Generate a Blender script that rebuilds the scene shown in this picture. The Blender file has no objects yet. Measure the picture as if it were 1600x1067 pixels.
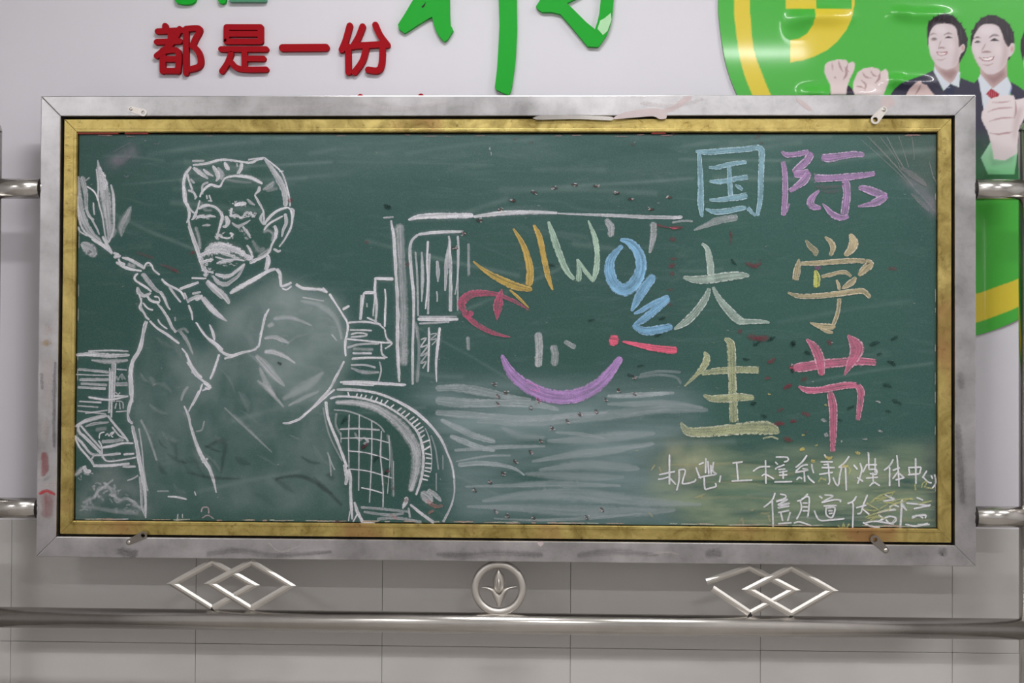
import bpy, bmesh, math, random
import numpy as np

# ------------------------------------------------------------------ camera
sc = bpy.context.scene
Z0 = 1.615                                   # height of the board's centre above the floor
CAM_LOC = (0.14968, -4.0, Z0 - 0.09782)
CAM_ROT = (1.58566644, -0.00526265, 0.03103209)
LENS = 44.0
cam_d = bpy.data.cameras.new('camera'); cam = bpy.data.objects.new('camera', cam_d)
sc.collection.objects.link(cam)
cam_d.lens = LENS; cam_d.sensor_width = 36.0
cam.location = CAM_LOC; cam.rotation_euler = CAM_ROT
sc.camera = cam
# ------------------------------------------------------------------ world, exposure
world = bpy.data.worlds.new('world'); sc.world = world; world.use_nodes = True
world.node_tree.nodes['Background'].inputs[0].default_value = (0.75, 0.76, 0.8, 1)
world.node_tree.nodes['Background'].inputs[1].default_value = 0.2
sc.view_settings.view_transform = 'Standard'; sc.view_settings.look = 'None'
sc.view_settings.gamma = 1.0; sc.view_settings.use_curve_mapping = False
sc.view_settings.exposure = 0.06
sc.cycles.transparent_max_bounces = 48
LAMP_POWER = 44.0
LAMPS = [(-0.1, -1.8), (2.6, -1.8), (1.3, -4.7), (-3.2, -4.7)]
ROOM = dict(x0=-4.2, x1=4.4, y0=-6.2, z1=3.75)

# ------------------------------------------------------------------ helpers
random.seed(7); rng = np.random.default_rng(11)
COL = sc.collection
FPX = LENS/36*1600
def _rot(a, b, c):
    Rx = np.array([[1,0,0],[0,math.cos(a),-math.sin(a)],[0,math.sin(a),math.cos(a)]])
    Ry = np.array([[math.cos(b),0,math.sin(b)],[0,1,0],[-math.sin(b),0,math.cos(b)]])
    Rz = np.array([[math.cos(c),-math.sin(c),0],[math.sin(c),math.cos(c),0],[0,0,1]])
    return Rz @ Ry @ Rx
RM = _rot(*CAM_ROT); CO = np.array(CAM_LOC)
def P(px, py, y):
    """photo pixel(s) -> the point on the plane parallel to the wall at depth y"""
    px = np.asarray(px, float); py = np.asarray(py, float)
    d = np.stack([(px-800)/FPX, -(py-533.5)/FPX, -np.ones_like(px)], -1) @ RM.T
    s = (y-CO[1])/d[..., 1]
    return CO + d*s[..., None]
def lin(c):
    return tuple(((v/255)/12.92 if v/255 <= .04045 else ((v/255+.055)/1.055)**2.4) for v in c[:3])
def lina(a):
    a = np.asarray(a, float)/255
    return np.where(a <= .04045, a/12.92, ((a+.055)/1.055)**2.4)

def tag(o, label=None, cat=None, group=None, kind=None):
    if label: o['label'] = label
    if cat: o['category'] = cat
    if group: o['group'] = group
    if kind: o['kind'] = kind
    return o
def empty(name, loc):
    o = bpy.data.objects.new(name, None); COL.objects.link(o); o.location = loc
    o.empty_display_size = .05
    return o
def link(name, me, mat, parent=None):
    o = bpy.data.objects.new(name, me); COL.objects.link(o)
    if mat: me.materials.append(mat)
    if parent is not None:
        o.parent = parent
        root = parent; off = np.array(parent.location)
        while root.parent is not None:
            root = root.parent; off = off + np.array(root.location)
        o.location = tuple(-off)              # meshes are written in world coordinates
    return o
def obj(name, bm, mat, parent=None, smooth=False):
    me = bpy.data.meshes.new(name)
    bmesh.ops.recalc_face_normals(bm, faces=bm.faces)
    bm.to_mesh(me); bm.free()
    if smooth:
        for p in me.polygons: p.use_smooth = True
    return link(name, me, mat, parent)
def box(bm, x0, x1, y0, y1, z0, z1):
    vs = [bm.verts.new((x, y, z)) for x in (x0, x1) for y in (y0, y1) for z in (z0, z1)]
    for f in ((0,1,3,2),(4,6,7,5),(0,4,5,1),(2,3,7,6),(0,2,6,4),(1,5,7,3)):
        bm.faces.new([vs[i] for i in f])
def bevel(bm, w, seg=1, ang=40):
    bm.normal_update()
    es = [e for e in bm.edges if len(e.link_faces) == 2 and e.calc_face_angle(0) > math.radians(ang)]
    if es: bmesh.ops.bevel(bm, geom=es, offset=w, segments=seg, affect='EDGES', profile=.6)
def prism(bm, pts, y0, y1):
    """closed outline of (x,z) world points, extruded from y0 (back) to y1 (front)"""
    a = [bm.verts.new((p[0], y0, p[1])) for p in pts]; b = [bm.verts.new((p[0], y1, p[1])) for p in pts]
    n = len(pts)
    for i in range(n): bm.faces.new((a[i], a[(i+1) % n], b[(i+1) % n], b[i]))
    f1 = bm.faces.new(b); f2 = bm.faces.new(a[::-1])
    return [f1, f2]
def tube(bm, pts, r, n=20, caps=True, rs=None):
    pts = [np.array(p, float) for p in pts]; rings = []
    for i, p in enumerate(pts):
        t = pts[min(i+1, len(pts)-1)] - pts[max(i-1, 0)]; t /= np.linalg.norm(t)
        up = np.array((0, 0, 1.)) if abs(t[2]) < .9 else np.array((0, 1., 0))
        a = np.cross(t, up); a /= np.linalg.norm(a); b = np.cross(a, t)
        rr = rs[i] if rs else r
        rings.append([bm.verts.new(p + rr*(math.cos(k*2*math.pi/n)*a + math.sin(k*2*math.pi/n)*b)) for k in range(n)])
    for i in range(len(rings)-1):
        for k in range(n):
            bm.faces.new((rings[i][k], rings[i][(k+1) % n], rings[i+1][(k+1) % n], rings[i+1][k]))
    if caps: bm.faces.new(rings[0][::-1]); bm.faces.new(rings[-1])
def spline(pts, closed=False, step=4.0):
    """Catmull-Rom through rows of numbers, sampled about every `step` units of the first two columns"""
    p = np.asarray(pts, float); n = len(p)
    if n == 2 and not closed:
        k = max(2, int(np.hypot(*(p[1]-p[0])[:2])/step)+1)
        return p[0] + np.linspace(0, 1, k)[:, None]*(p[1]-p[0])
    out = []
    for i in range(n if closed else n-1):
        g = (lambda j: p[j % n]) if closed else (lambda j: p[min(max(j, 0), n-1)])
        a, b, c, d = g(i-1), g(i), g(i+1), g(i+2)
        k = max(2, int(np.hypot(*(c-b)[:2])/step)+1)
        t = np.linspace(0, 1, k, endpoint=False)[:, None]
        out.append(.5*((2*b)+(c-a)*t+(2*a-5*b+4*c-d)*t*t+(3*b-a-3*c+d)*t**3))
    if not closed: out.append(p[-1:])
    return np.concatenate(out)

# ------------------------------------------------------------------ materials
class NT:
    def __init__(s, name):
        s.m = bpy.data.materials.new(name); s.m.use_nodes = True
        s.t = s.m.node_tree; s.n = s.t.nodes; s.b = s.n.get('Principled BSDF'); s.out = s.n.get('Material Output')
    def new(s, typ, **kw):
        n = s.n.new(typ)
        for k, v in kw.items():
            setattr(n, k, v)
        return n
    def ln(s, a, b): s.t.links.new(a, b)
    def put(s, sock, v):
        if hasattr(v, 'is_output'): s.ln(v, sock)
        else: sock.default_value = v
    def math(s, op, a, b=None, c=None, clamp=False):
        n = s.new('ShaderNodeMath', operation=op, use_clamp=clamp)
        for i, v in enumerate((a, b, c)):
            if v is not None: s.put(n.inputs[i], v)
        return n.outputs[0]
    def mixc(s, f, a, b, blend='MIX'):
        n = s.new('ShaderNodeMix', data_type='RGBA', blend_type=blend)
        s.put(n.inputs[0], f); s.put(n.inputs[6], a); s.put(n.inputs[7], b)
        return n.outputs[2]
    def coord(s, scale=(1,1,1)):
        tc = s.new('ShaderNodeTexCoord'); mp = s.new('ShaderNodeMapping')
        s.ln(tc.outputs['Object'], mp.inputs[0]); mp.inputs['Scale'].default_value = scale
        return mp.outputs[0]
    def noise(s, vec, scale, detail=4, rough=.55, dist=0):
        n = s.new('ShaderNodeTexNoise'); s.put(n.inputs['Vector'], vec)
        n.inputs['Scale'].default_value = scale; n.inputs['Detail'].default_value = detail
        n.inputs['Roughness'].default_value = rough; n.inputs['Distortion'].default_value = dist
        return n.outputs[0]
    def rng(s, v, a, b, c=0., d=1., smooth=False):
        n = s.new('ShaderNodeMapRange'); n.clamp = True
        if smooth: n.interpolation_type = 'SMOOTHSTEP'
        s.put(n.inputs[0], v); s.put(n.inputs[1], a); s.put(n.inputs[2], b); s.put(n.inputs[3], c); s.put(n.inputs[4], d)
        return n.outputs[0]
    def bump(s, h, strength, dist=.002):
        n = s.new('ShaderNodeBump'); n.inputs['Strength'].default_value = strength; n.inputs['Distance'].default_value = dist
        s.ln(h, n.inputs['Height']); s.ln(n.outputs[0], s.b.inputs['Normal'])
    def set(s, col=None, rough=None, metal=None, spec=None):
        if col is not None: s.put(s.b.inputs['Base Color'], col)
        if rough is not None: s.put(s.b.inputs['Roughness'], rough)
        if metal is not None: s.put(s.b.inputs['Metallic'], metal)
        if spec is not None: s.put(s.b.inputs['Specular IOR Level'], spec)
def c4(c): return (*lin(c), 1)

def mat_plain(name, col, rough=.6, metal=0., var=.06, scale=12., spec=.5, bumpn=0., bscale=200.):
    t = NT(name); v = t.coord()
    n = t.noise(v, scale)
    a = [max(0, x*(1-var)) for x in lin(col)]; b = [min(1, x*(1+var)) for x in lin(col)]
    t.set(t.mixc(n, (*a, 1), (*b, 1)), rough, metal, spec)
    if bumpn: t.bump(t.noise(v, bscale, 3), bumpn)
    return t.m
M = {}
M['paint'] = mat_plain('white_wall_paint', (219, 217, 224), .7, var=.02, scale=3, bumpn=.06, bscale=90, spec=.3)
def m_tile():
    t = NT('grey_wall_tile'); v = t.coord()
    n = t.noise(v, 5, 3); g = t.noise(v, 300, 2)
    c = t.mixc(n, c4((198, 195, 192)), c4((207, 204, 201))); c = t.mixc(t.math('MULTIPLY', g, .12), c, c4((150, 147, 144)))
    t.set(c, .34, 0, .5); return t.m
M['tile'] = m_tile()
M['grout'] = mat_plain('tile_grout', (150, 146, 142), .9)
M['floor'] = mat_plain('floor_tile', (165, 160, 154), .35, var=.05, scale=4)
M['ceiling'] = mat_plain('ceiling_paint', (235, 235, 232), .8, var=.02)
M['room_wall'] = mat_plain('room_wall_paint', (228, 226, 226), .8, var=.03, scale=2)
def m_steel(name, col, rough, mottle=.5):
    t = NT(name); v = t.coord()
    n = t.noise(v, 5, 7, .7); n2 = t.noise(t.coord((1, 1, 26)), 6, 4); n3 = t.noise(v, 40, 5, .7)
    a = tuple(x*(1-.5*mottle) for x in lin(col)); c = t.mixc(t.rng(n, .35, .68), (*a, 1), c4(col))  # darker blotches in the base colour imitate uneven reflections on the steel
    c = t.mixc(t.math('MULTIPLY', t.rng(n3, .55, .75), .2*mottle), c, (*[x*.45 for x in lin((150, 144, 138))], 1))
    r = t.math('ADD', t.math('MULTIPLY', n, .28*mottle), rough-.12*mottle)
    t.set(c, t.math('ADD', r, t.math('MULTIPLY', n2, .06)), 1.0)
    t.bump(n, .08*mottle, .01); return t.m
M['steel'] = m_steel('mottled_stainless_steel', (208, 206, 208), .3, .9)  # frame bars: strong mottling, patchy reflections put into the colour
M['steel_tube'] = m_steel('polished_stainless_tube', (206, 202, 197), .2, .4)
M['steel_orn'] = m_steel('stainless_ornament', (214, 210, 204), .4, .25)
def m_brass():
    t = NT('worn_brass_trim'); v = t.coord()
    n = t.noise(v, 14, 6, .65, .6); n2 = t.noise(v, 60, 5, .7); n3 = t.noise(v, 3.5, 3)
    c = t.mixc(t.rng(n, .3, .7), c4((150, 130, 70)), c4((212, 192, 120)))
    c = t.mixc(t.rng(n3, .55, .7), c, c4((170, 132, 86)))
    c = t.mixc(t.math('MULTIPLY', t.rng(n2, .58, .72), .6), c, c4((84, 62, 36)))
    t.set(c, t.rng(n, .2, .8, .2, .5), .85); t.bump(n, .25, .006); return t.m
M['brass'] = m_brass()
M['dark'] = mat_plain('dark_backing', (26, 22, 20), .8)
M['redstrip'] = mat_plain('red_seal_strip', (150, 44, 30), .5, var=.4, scale=60)
M['red'] = mat_plain('red_foam_flock', (158, 14, 26), .85, var=.12, scale=150, spec=.2)
M['green'] = mat_plain('green_foam_sheet', (30, 164, 46), .5, var=.05, scale=30, spec=.15)
M['greenedge'] = mat_plain('green_foam_bright', (20, 170, 46), .5, var=.05, scale=30, spec=.15)
M['teal'] = mat_plain('dull_green_foam', (66, 138, 104), .35, var=.1, scale=30)
M['posterback'] = mat_plain('poster_board_green', (70, 176, 60), .25, var=.03)
M['posteredge'] = mat_plain('poster_board_edge', (96, 112, 100), .6)
M['screw'] = mat_plain('zinc_screw', (200, 196, 190), .3, 1.0)
M['tab'] = mat_plain('zinc_tab', (212, 206, 200), .38, .9, var=.15, scale=60)
M['dulltab'] = mat_plain('dull_zinc_tab', (132, 126, 120), .45, .8, var=.2, scale=60)
M['tape'] = mat_plain('pale_sticky_tape', (192, 178, 178), .3, var=.12, scale=30)
M['cleartape'] = mat_plain('shiny_clear_tape', (178, 224, 176), .08, var=.1, scale=40)
M['housing'] = mat_plain('lamp_housing', (230, 230, 228), .5)
def m_emit():
    t = NT('lit_fluorescent_tube'); t.b.inputs['Emission Color'].default_value = (1, .98, .96, 1)
    t.b.inputs['Emission Strength'].default_value = 6; return t.m
M['lit'] = m_emit()
def m_chalk(name='chalk_marks'):
    t = NT(name)
    A = t.new('ShaderNodeAttribute', attribute_name='ca'); B = t.new('ShaderNodeAttribute', attribute_name='cb'); C = t.new('ShaderNodeAttribute', attribute_name='cc')
    sb = t.new('ShaderNodeSeparateColor'); t.ln(B.outputs['Color'], sb.inputs[0])
    sc_ = t.new('ShaderNodeSeparateColor'); t.ln(C.outputs['Color'], sc_.inputs[0])
    v, e, edge, soft = sb.outputs[0], sb.outputs[1], sb.outputs[2], B.outputs['Alpha']
    u, seed, rough = sc_.outputs[0], sc_.outputs[1], sc_.outputs[2]; op = A.outputs['Alpha']
    q = t.math('MAXIMUM', t.math('SUBTRACT', 1., e), 0.)
    d = t.math('SUBTRACT', 1., t.math('ABSOLUTE', v)); m = t.math('SUBTRACT', 1., t.math('SQRT', t.math('ADD', t.math('MULTIPLY', v, v), t.math('MULTIPLY', q, q))))
    co = t.coord()
    g1 = t.noise(co, 420, 2, .6); g2 = t.noise(co, 130, 3, .6); big = t.noise(co, 22, 3)
    m = t.math('ADD', m, t.math('MULTIPLY', t.math('SUBTRACT', g2, .5), t.math('ADD', .25, t.math('MULTIPLY', rough, 1.3))))
    cov = t.rng(m, 0., soft, smooth=True)
    cb = t.new('ShaderNodeCombineXYZ'); t.put(cb.inputs[0], t.math('MULTIPLY_ADD', u, 7., t.math('MULTIPLY', seed, 37.)))
    t.put(cb.inputs[1], t.math('MULTIPLY_ADD', v, 3.2, t.math('MULTIPLY', seed, 11.))); t.put(cb.inputs[2], seed)
    st = t.rng(t.noise(cb.outputs[0], 1.0, 4, .65), .3, .66)
    a = t.math('MULTIPLY', op, cov)
    a = t.math('MULTIPLY', a, t.math('ADD', .42, t.math('MULTIPLY', st, .62)))
    gr = t.rng(g1, .34, .62)
    a = t.math('MULTIPLY', a, t.math('ADD', t.math('SUBTRACT', 1., t.math('MULTIPLY', rough, .75)), t.math('MULTIPLY', gr, t.math('MULTIPLY', rough, .85))))
    a = t.math('MULTIPLY', a, t.rng(big, .25, .6, .72, 1.08))
    band = t.math('MULTIPLY', t.rng(d, .16, .42, 1., 0., True), t.rng(d, .0, .08, 0., 1.))
    band = t.math('MULTIPLY', t.math('MULTIPLY', band, edge), t.rng(g2, .3, .6))
    a = t.math('ADD', a, t.math('MULTIPLY', band, .5), clamp=True)
    col = t.mixc(t.math('MULTIPLY', band, .75), A.outputs['Color'], c4((214, 216, 220)))
    df = t.new('ShaderNodeBsdfDiffuse'); t.ln(col, df.inputs[0])
    tr = t.new('ShaderNodeBsdfTransparent'); mx = t.new('ShaderNodeMixShader')
    t.put(mx.inputs[0], t.math('MINIMUM', a, .97)); t.ln(tr.outputs[0], mx.inputs[1]); t.ln(df.outputs[0], mx.inputs[2])
    t.ln(mx.outputs[0], t.out.inputs[0]); return t.m
M['chalk'] = m_chalk()
def m_attr(name, attr, rough, spec=.5, coat=0.):
    t = NT(name); A = t.new('ShaderNodeAttribute', attribute_name=attr)
    t.set(A.outputs['Color'], rough, 0, spec); t.b.inputs['Coat Weight'].default_value = coat
    t.b.inputs['Coat Roughness'].default_value = .07
    return t.m
M['print'] = m_attr('glossy_poster_print', 'ink', .36, .35, .35)
def m_board():
    t = NT('green_chalkboard'); A = t.new('ShaderNodeAttribute', attribute_name='haze')
    v = t.coord(); n = t.noise(v, 2.2, 5, .6); f = t.noise(v, 260, 2); w = t.noise(t.coord((1, 1, 5)), 5, 6, .7, 1.2)
    c = t.mixc(n, c4((38, 74, 68)), c4((52, 86, 81)))
    c = t.mixc(t.math('MULTIPLY', t.rng(w, .52, .75), .12), c, c4((140, 154, 154)))
    c = t.mixc(A.outputs['Alpha'], c, A.outputs['Color'])
    c = t.mixc(t.math('MULTIPLY', t.rng(f, .45, .75), .05), c, c4((190, 200, 196)))
    t.set(c, .62, 0, .3); return t.m
M['board'] = m_board()

# ------------------------------------------------------------------ room shell
R_ = ROOM; DADO = Z0-.62; JOINT = Z0-1.012
bm = bmesh.new(); box(bm, R_['x0'], R_['x1'], 0, .2, DADO-.02, R_['z1'])
wall_back = tag(obj('wall_back', bm, M['paint']), 'white painted wall above a grey tiled dado', 'wall', kind='structure')
bm = bmesh.new(); box(bm, R_['x0'], R_['x1'], .004, .2, 0, DADO-.02)
obj('tile_bed', bm, M['grout'], wall_back)
JX = [0.216+.601*k for k in range(-7, 7)]
for row, (za, zb) in enumerate(((0., JOINT), (JOINT, DADO))):
    for k in range(len(JX)-1):
        bm = bmesh.new(); g = .0006
        box(bm, JX[k]+g, JX[k+1]-g, -.003 if row == 0 else -.003, .006, za+g, zb-g)
        bevel(bm, .0008)
        obj('tile', bm, M['tile'], wall_back)
def struct(name, m, *b):
    bm = bmesh.new(); box(bm, *b); return tag(obj(name, bm, m), kind='structure')
struct('floor', M['floor'], R_['x0'], R_['x1'], R_['y0'], .2, -.1, 0)
struct('ceiling', M['ceiling'], R_['x0'], R_['x1'], R_['y0'], .2, R_['z1'], R_['z1']+.1)
struct('wall_left', M['room_wall'], R_['x0']-.1, R_['x0'], R_['y0'], .2, 0, R_['z1'])
struct('wall_right', M['room_wall'], R_['x1'], R_['x1']+.1, R_['y0'], .2, 0, R_['z1'])
struct('wall_front', M['room_wall'], R_['x0'], R_['x1'], R_['y0']-.1, R_['y0'], 0, R_['z1'])
# ceiling lamps
for i, (lx, ly) in enumerate(LAMPS):
    z = R_['z1']
    e = tag(empty('ceiling_lamp', (lx, ly, z)), 'white twin-tube fluorescent batten on the ceiling', 'lamp', 'fluorescent battens on the ceiling')
    bm = bmesh.new(); box(bm, lx-.62, lx+.62, ly-.09, ly+.09, z-.06, z); bevel(bm, .01); obj('housing', bm, M['housing'], e)
    for s in (-.05, .05):
        bm = bmesh.new(); tube(bm, [(lx-.6, ly+s, z-.078), (lx+.6, ly+s, z-.078)], .014, 10); obj('tube', bm, M['lit'], e)
    L = bpy.data.lights.new('tube_light', 'AREA'); L.shape = 'RECTANGLE'; L.size = 1.2; L.size_y = .14; L.energy = LAMP_POWER; L.color = (1., .99, 1.)
    lo = bpy.data.objects.new('tube_light', L); COL.objects.link(lo); lo.parent = e; lo.location = (0, 0, -.1)

# ------------------------------------------------------------------ the stainless stand with the frame
W, H = 2.8514, 1.4172
FY = -.20                                     # front of the frame
stand = tag(empty('notice_stand', (0, -.17, 0)), 'stainless steel railing stand whose wide square frame holds the chalkboard', 'stand')
def mitre_bars(name, x0, x1, z0, z1, w, yb, yf, mat, parent, bead=0., bev=.0025):
    """four bars with mitred corners round the rectangle; returns them (top, right, bottom, left)"""
    o = [(x0, z1), (x1, z1), (x1, z0), (x0, z0)]; i = [(x0+w, z1-w), (x1-w, z1-w), (x1-w, z0+w), (x0+w, z0+w)]
    res = []
    for k in range(4):
        a, b = o[k], o[(k+1) % 4]; c, d = i[(k+1) % 4], i[k]
        bm = bmesh.new(); prism(bm, [a, b, c, d], yb, yf)
        if bead:
            def mix(p, q, t): return (p[0]*(1-t)+q[0]*t, p[1]*(1-t)+q[1]*t)
            prism(bm, [mix(a, d, .74), mix(b, c, .74), mix(b, c, .97), mix(a, d, .97)], yf+.0005, yf-bead)
        bevel(bm, bev, 2)
        res.append(obj(name, bm, mat, parent))
    return res
bars = mitre_bars('frame_bar', -W/2, W/2, Z0-H/2, Z0+H/2, .0625, FY+.06, FY, M['steel'], stand)
RY = -.17; RR = .0315
def wx(px, py, y=RY): return float(P(px, py, y)[0])
def wz(px, py, y=RY): return float(P(px, py, y)[2])
xl = -1.5935; xr = 1.597; ztop = wz(1594, 203)
for x in (xl, xr):
    bm = bmesh.new(); tube(bm, [(x, RY, 0), (x, RY, ztop)], .032, 28)
    p = obj('post', bm, M['steel_tube'], stand, True)
    bm = bmesh.new()
    tube(bm, [(x, RY, ztop-.004), (x, RY, ztop), (x, RY, ztop+.016), (x, RY, ztop+.026)], .033, 24, rs=[.0325, .0325, .028, .006])
    obj('post_cap', bm, M['steel_tube'], p, True)
    bm = bmesh.new(); tube(bm, [(x, RY, 0), (x, RY, .012), (x, RY, .018)], .06, 28, rs=[.06, .06, .05])
    obj('base_flange', bm, M['steel_tube'], p)
def rail(x0, x1, z):
    bm = bmesh.new(); tube(bm, [(x0, RY, z), (x1, RY, z)], RR, 32)
    return obj('rail', bm, M['steel_tube'], stand, True)
zu, zl, zb = Z0+.4265, Z0-.563, Z0-.9005
for z in (zu, zl):
    for x0, x1 in ((xl, -W/2+.004), (W/2-.004, xr)):
        r = rail(x0, x1, z)
        xe = x1 if x0 == xl else x0
        bm = bmesh.new()
        s = -1 if x0 == xl else 1
        tube(bm, [(xe+s*.012, RY, z), (xe+s*.002, RY, z)], .033, 24, rs=[.0318, .0345]); obj('weld_collar', bm, M['dark'], r)
rail(xl, xr, zb)

def bar_square(bm, a, b, half, y, ma=None, mb=None):
    """square tube set on edge between two (x,z) points, its ends cut square or along the mitre normals ma, mb"""
    a = np.array(a); b = np.array(b); t = (b-a)/np.linalg.norm(b-a); n = np.array([-t[1], t[0]])
    prof = [(half, .0), (half*.3, -half*.42), (-half*.3, -half*.42), (-half, 0.), (-half*.2, half*.7), (half*.2, half*.7)]
    def end(c, m):
        out = []
        for p, q in prof:
            sh = 0. if m is None else -p*(n @ np.array(m))/(t @ np.array(m)); w = c+n*p+t*sh
            out.append(bm.verts.new((w[0], y+q, w[1])))
        return out
    ra, rb = end(a, ma), end(b, mb)
    k = len(prof)
    for i in range(k): bm.faces.new((ra[i], ra[(i+1) % k], rb[(i+1) % k], rb[i]))
    bm.faces.new(ra[::-1]); bm.faces.new(rb)
def xz(px, py, y=RY):
    p = P(px, py, y); return (float(p[0]), float(p[2]))
def ornament(segs, feet):
    e = empty('diamond_ornament', (0, 0, 0)); e.parent = stand; e.location = tuple(-np.array(stand.location))
    V_, H_ = (0., 1.), (1., 0.)
    for k, (a, b) in enumerate(segs):
        free = a in ((1104, 909), (1113, 919)); up_first = k % 4 in (1, 3)      # bars: left-top, top-right, left-bottom, bottom-right
        bm = bmesh.new(); bar_square(bm, xz(*a), xz(*b), .0098, RY-.003*(k//4), None if free else (H_ if up_first else V_), V_ if up_first else H_)
        link_name = 'diamond_bar'
        me = bpy.data.meshes.new(link_name); bmesh.ops.recalc_face_normals(bm, faces=bm.faces); bm.to_mesh(me); bm.free()
        o = bpy.data.objects.new(link_name, me); COL.objects.link(o); me.materials.append(M['steel_orn']); o.parent = e
    for f in feet:
        x, z = xz(*f); bm = bmesh.new()
        tube(bm, [(x, RY, z+.01), (x, RY, z-.004), (x, RY, zb+RR-.004)], .007, 10, rs=[.004, .008, .01])
        me = bpy.data.meshes.new('weld'); bm.to_mesh(me); bm.free()
        o = bpy.data.objects.new('weld', me); COL.objects.link(o); me.materials.append(M['dark']); o.parent = e
    return e
def rhomb(l, t, r, b): return [(l, t), (t, r), (l, b), (b, r)]
A1 = rhomb((270, 912), (331.5, 877.5), (396, 914), (331.5, 950.5)); A2 = rhomb((329, 911.5), (393, 877.5), (453.5, 914.5), (392, 950.5))
o = ornament(A1+A2, [(331.5, 953), (392, 953)]); o['label'] = 'two interlocked steel diamonds with every bar joined'
B1 = [((1104, 909), (1171, 886)), ((1171, 886), (1240, 922)), ((1113, 919), (1172, 958.5)), ((1172, 958.5), (1240, 922))]
B2 = rhomb((1169, 920.5), (1236, 886), (1299.5, 922.5), (1236, 959))
o = ornament(B1+B2, [(1172, 961), (1236, 961)]); o['label'] = 'two interlocked steel diamonds, one corner bent open'
# ring with a sprout
e = empty('ring_ornament', tuple(-np.array(stand.location))); e.parent = stand
def sub(name, bm, mat, parent, smooth=False):
    me = bpy.data.meshes.new(name); bmesh.ops.recalc_face_normals(bm, faces=bm.faces); bm.to_mesh(me); bm.free()
    if smooth:
        for p in me.polygons: p.use_smooth = True
    o = bpy.data.objects.new(name, me); COL.objects.link(o); me.materials.append(mat); o.parent = parent; return o
cx_, cz_ = xz(779.4, 918.7); PX = .00203
bm = bmesh.new(); rings = []
for k in range(56):
    a = k*2*math.pi/56
    rings.append([bm.verts.new((cx_+(35.7*PX+6*PX*math.cos(b))*math.cos(a), RY+6*PX*math.sin(b), cz_+(35.7*PX+6*PX*math.cos(b))*math.sin(a))) for b in [j*2*math.pi/14 for j in range(14)]])
for k in range(56):
    for j in range(14): bm.faces.new((rings[k][j], rings[(k+1) % 56][j], rings[(k+1) % 56][(j+1) % 14], rings[k][(j+1) % 14]))
sub('ring', bm, M['steel_orn'], e, True)
def ringpt(x, y): return xz(680+x*.2128, 840+y*.2128)
def leaf(name, mid, wid, dep=.012):
    """blade with a raised middle along mid (crop points), half widths wid"""
    bm = bmesh.new(); s = spline([(x, y, w) for (x, y), w in zip(mid, wid)], step=9); rows = []
    for i, (x, y, w) in enumerate(s):
        t = s[min(i+1, len(s)-1)][:2]-s[max(i-1, 0)][:2]; t = t/np.hypot(*t); n = np.array([-t[1], t[0]])
        row = []
        for q, d in ((-1, 0), (-.5, .6), (0, 1), (.5, .6), (1, 0)):
            px, pz = ringpt(x+n[0]*w*q, y+n[1]*w*q); row.append(bm.verts.new((px, RY-.002-d*dep*min(1, w/18), pz)))
        row += [bm.verts.new((v.co.x, RY+.006, v.co.z)) for v in (row[4], row[0])]
        rows.append(row)
    for a, b in zip(rows, rows[1:]):
        for k in range(7): bm.faces.new((a[k], a[(k+1) % 7], b[(k+1) % 7], b[k]))
    bm.faces.new(rows[0]); bm.faces.new(rows[-1][::-1])
    sub(name, bm, M['steel_orn'], e, True)
leaf('centre_leaf', [(466, 224), (467, 275), (468, 330), (468, 375), (468, 405)], [3, 33, 44, 33, 12])
leaf('centre_leaf_rib', [(468, 262), (469, 310), (469, 350), (468, 385)], [2, 17, 20, 8], .024)
leaf('side_leaf', [(338, 362), (385, 368), (425, 388), (452, 430), (466, 475), (468, 500)], [3, 13, 20, 25, 20, 16])
leaf('side_leaf', [(600, 358), (550, 366), (512, 388), (486, 430), (472, 475), (470, 500)], [3, 10, 18, 24, 20, 16])
bm = bmesh.new(); x, z = ringpt(468, 555); tube(bm, [(x, RY, z+.006), (x, RY, zb+RR-.003)], .008, 10); sub('weld', bm, M['dark'], e)
bm = bmesh.new(); x, z = ringpt(468, 180); tube(bm, [(x, RY, z-.002), (x, RY, z+.012)], .008, 10); sub('weld', bm, M['dark'], e)

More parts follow.
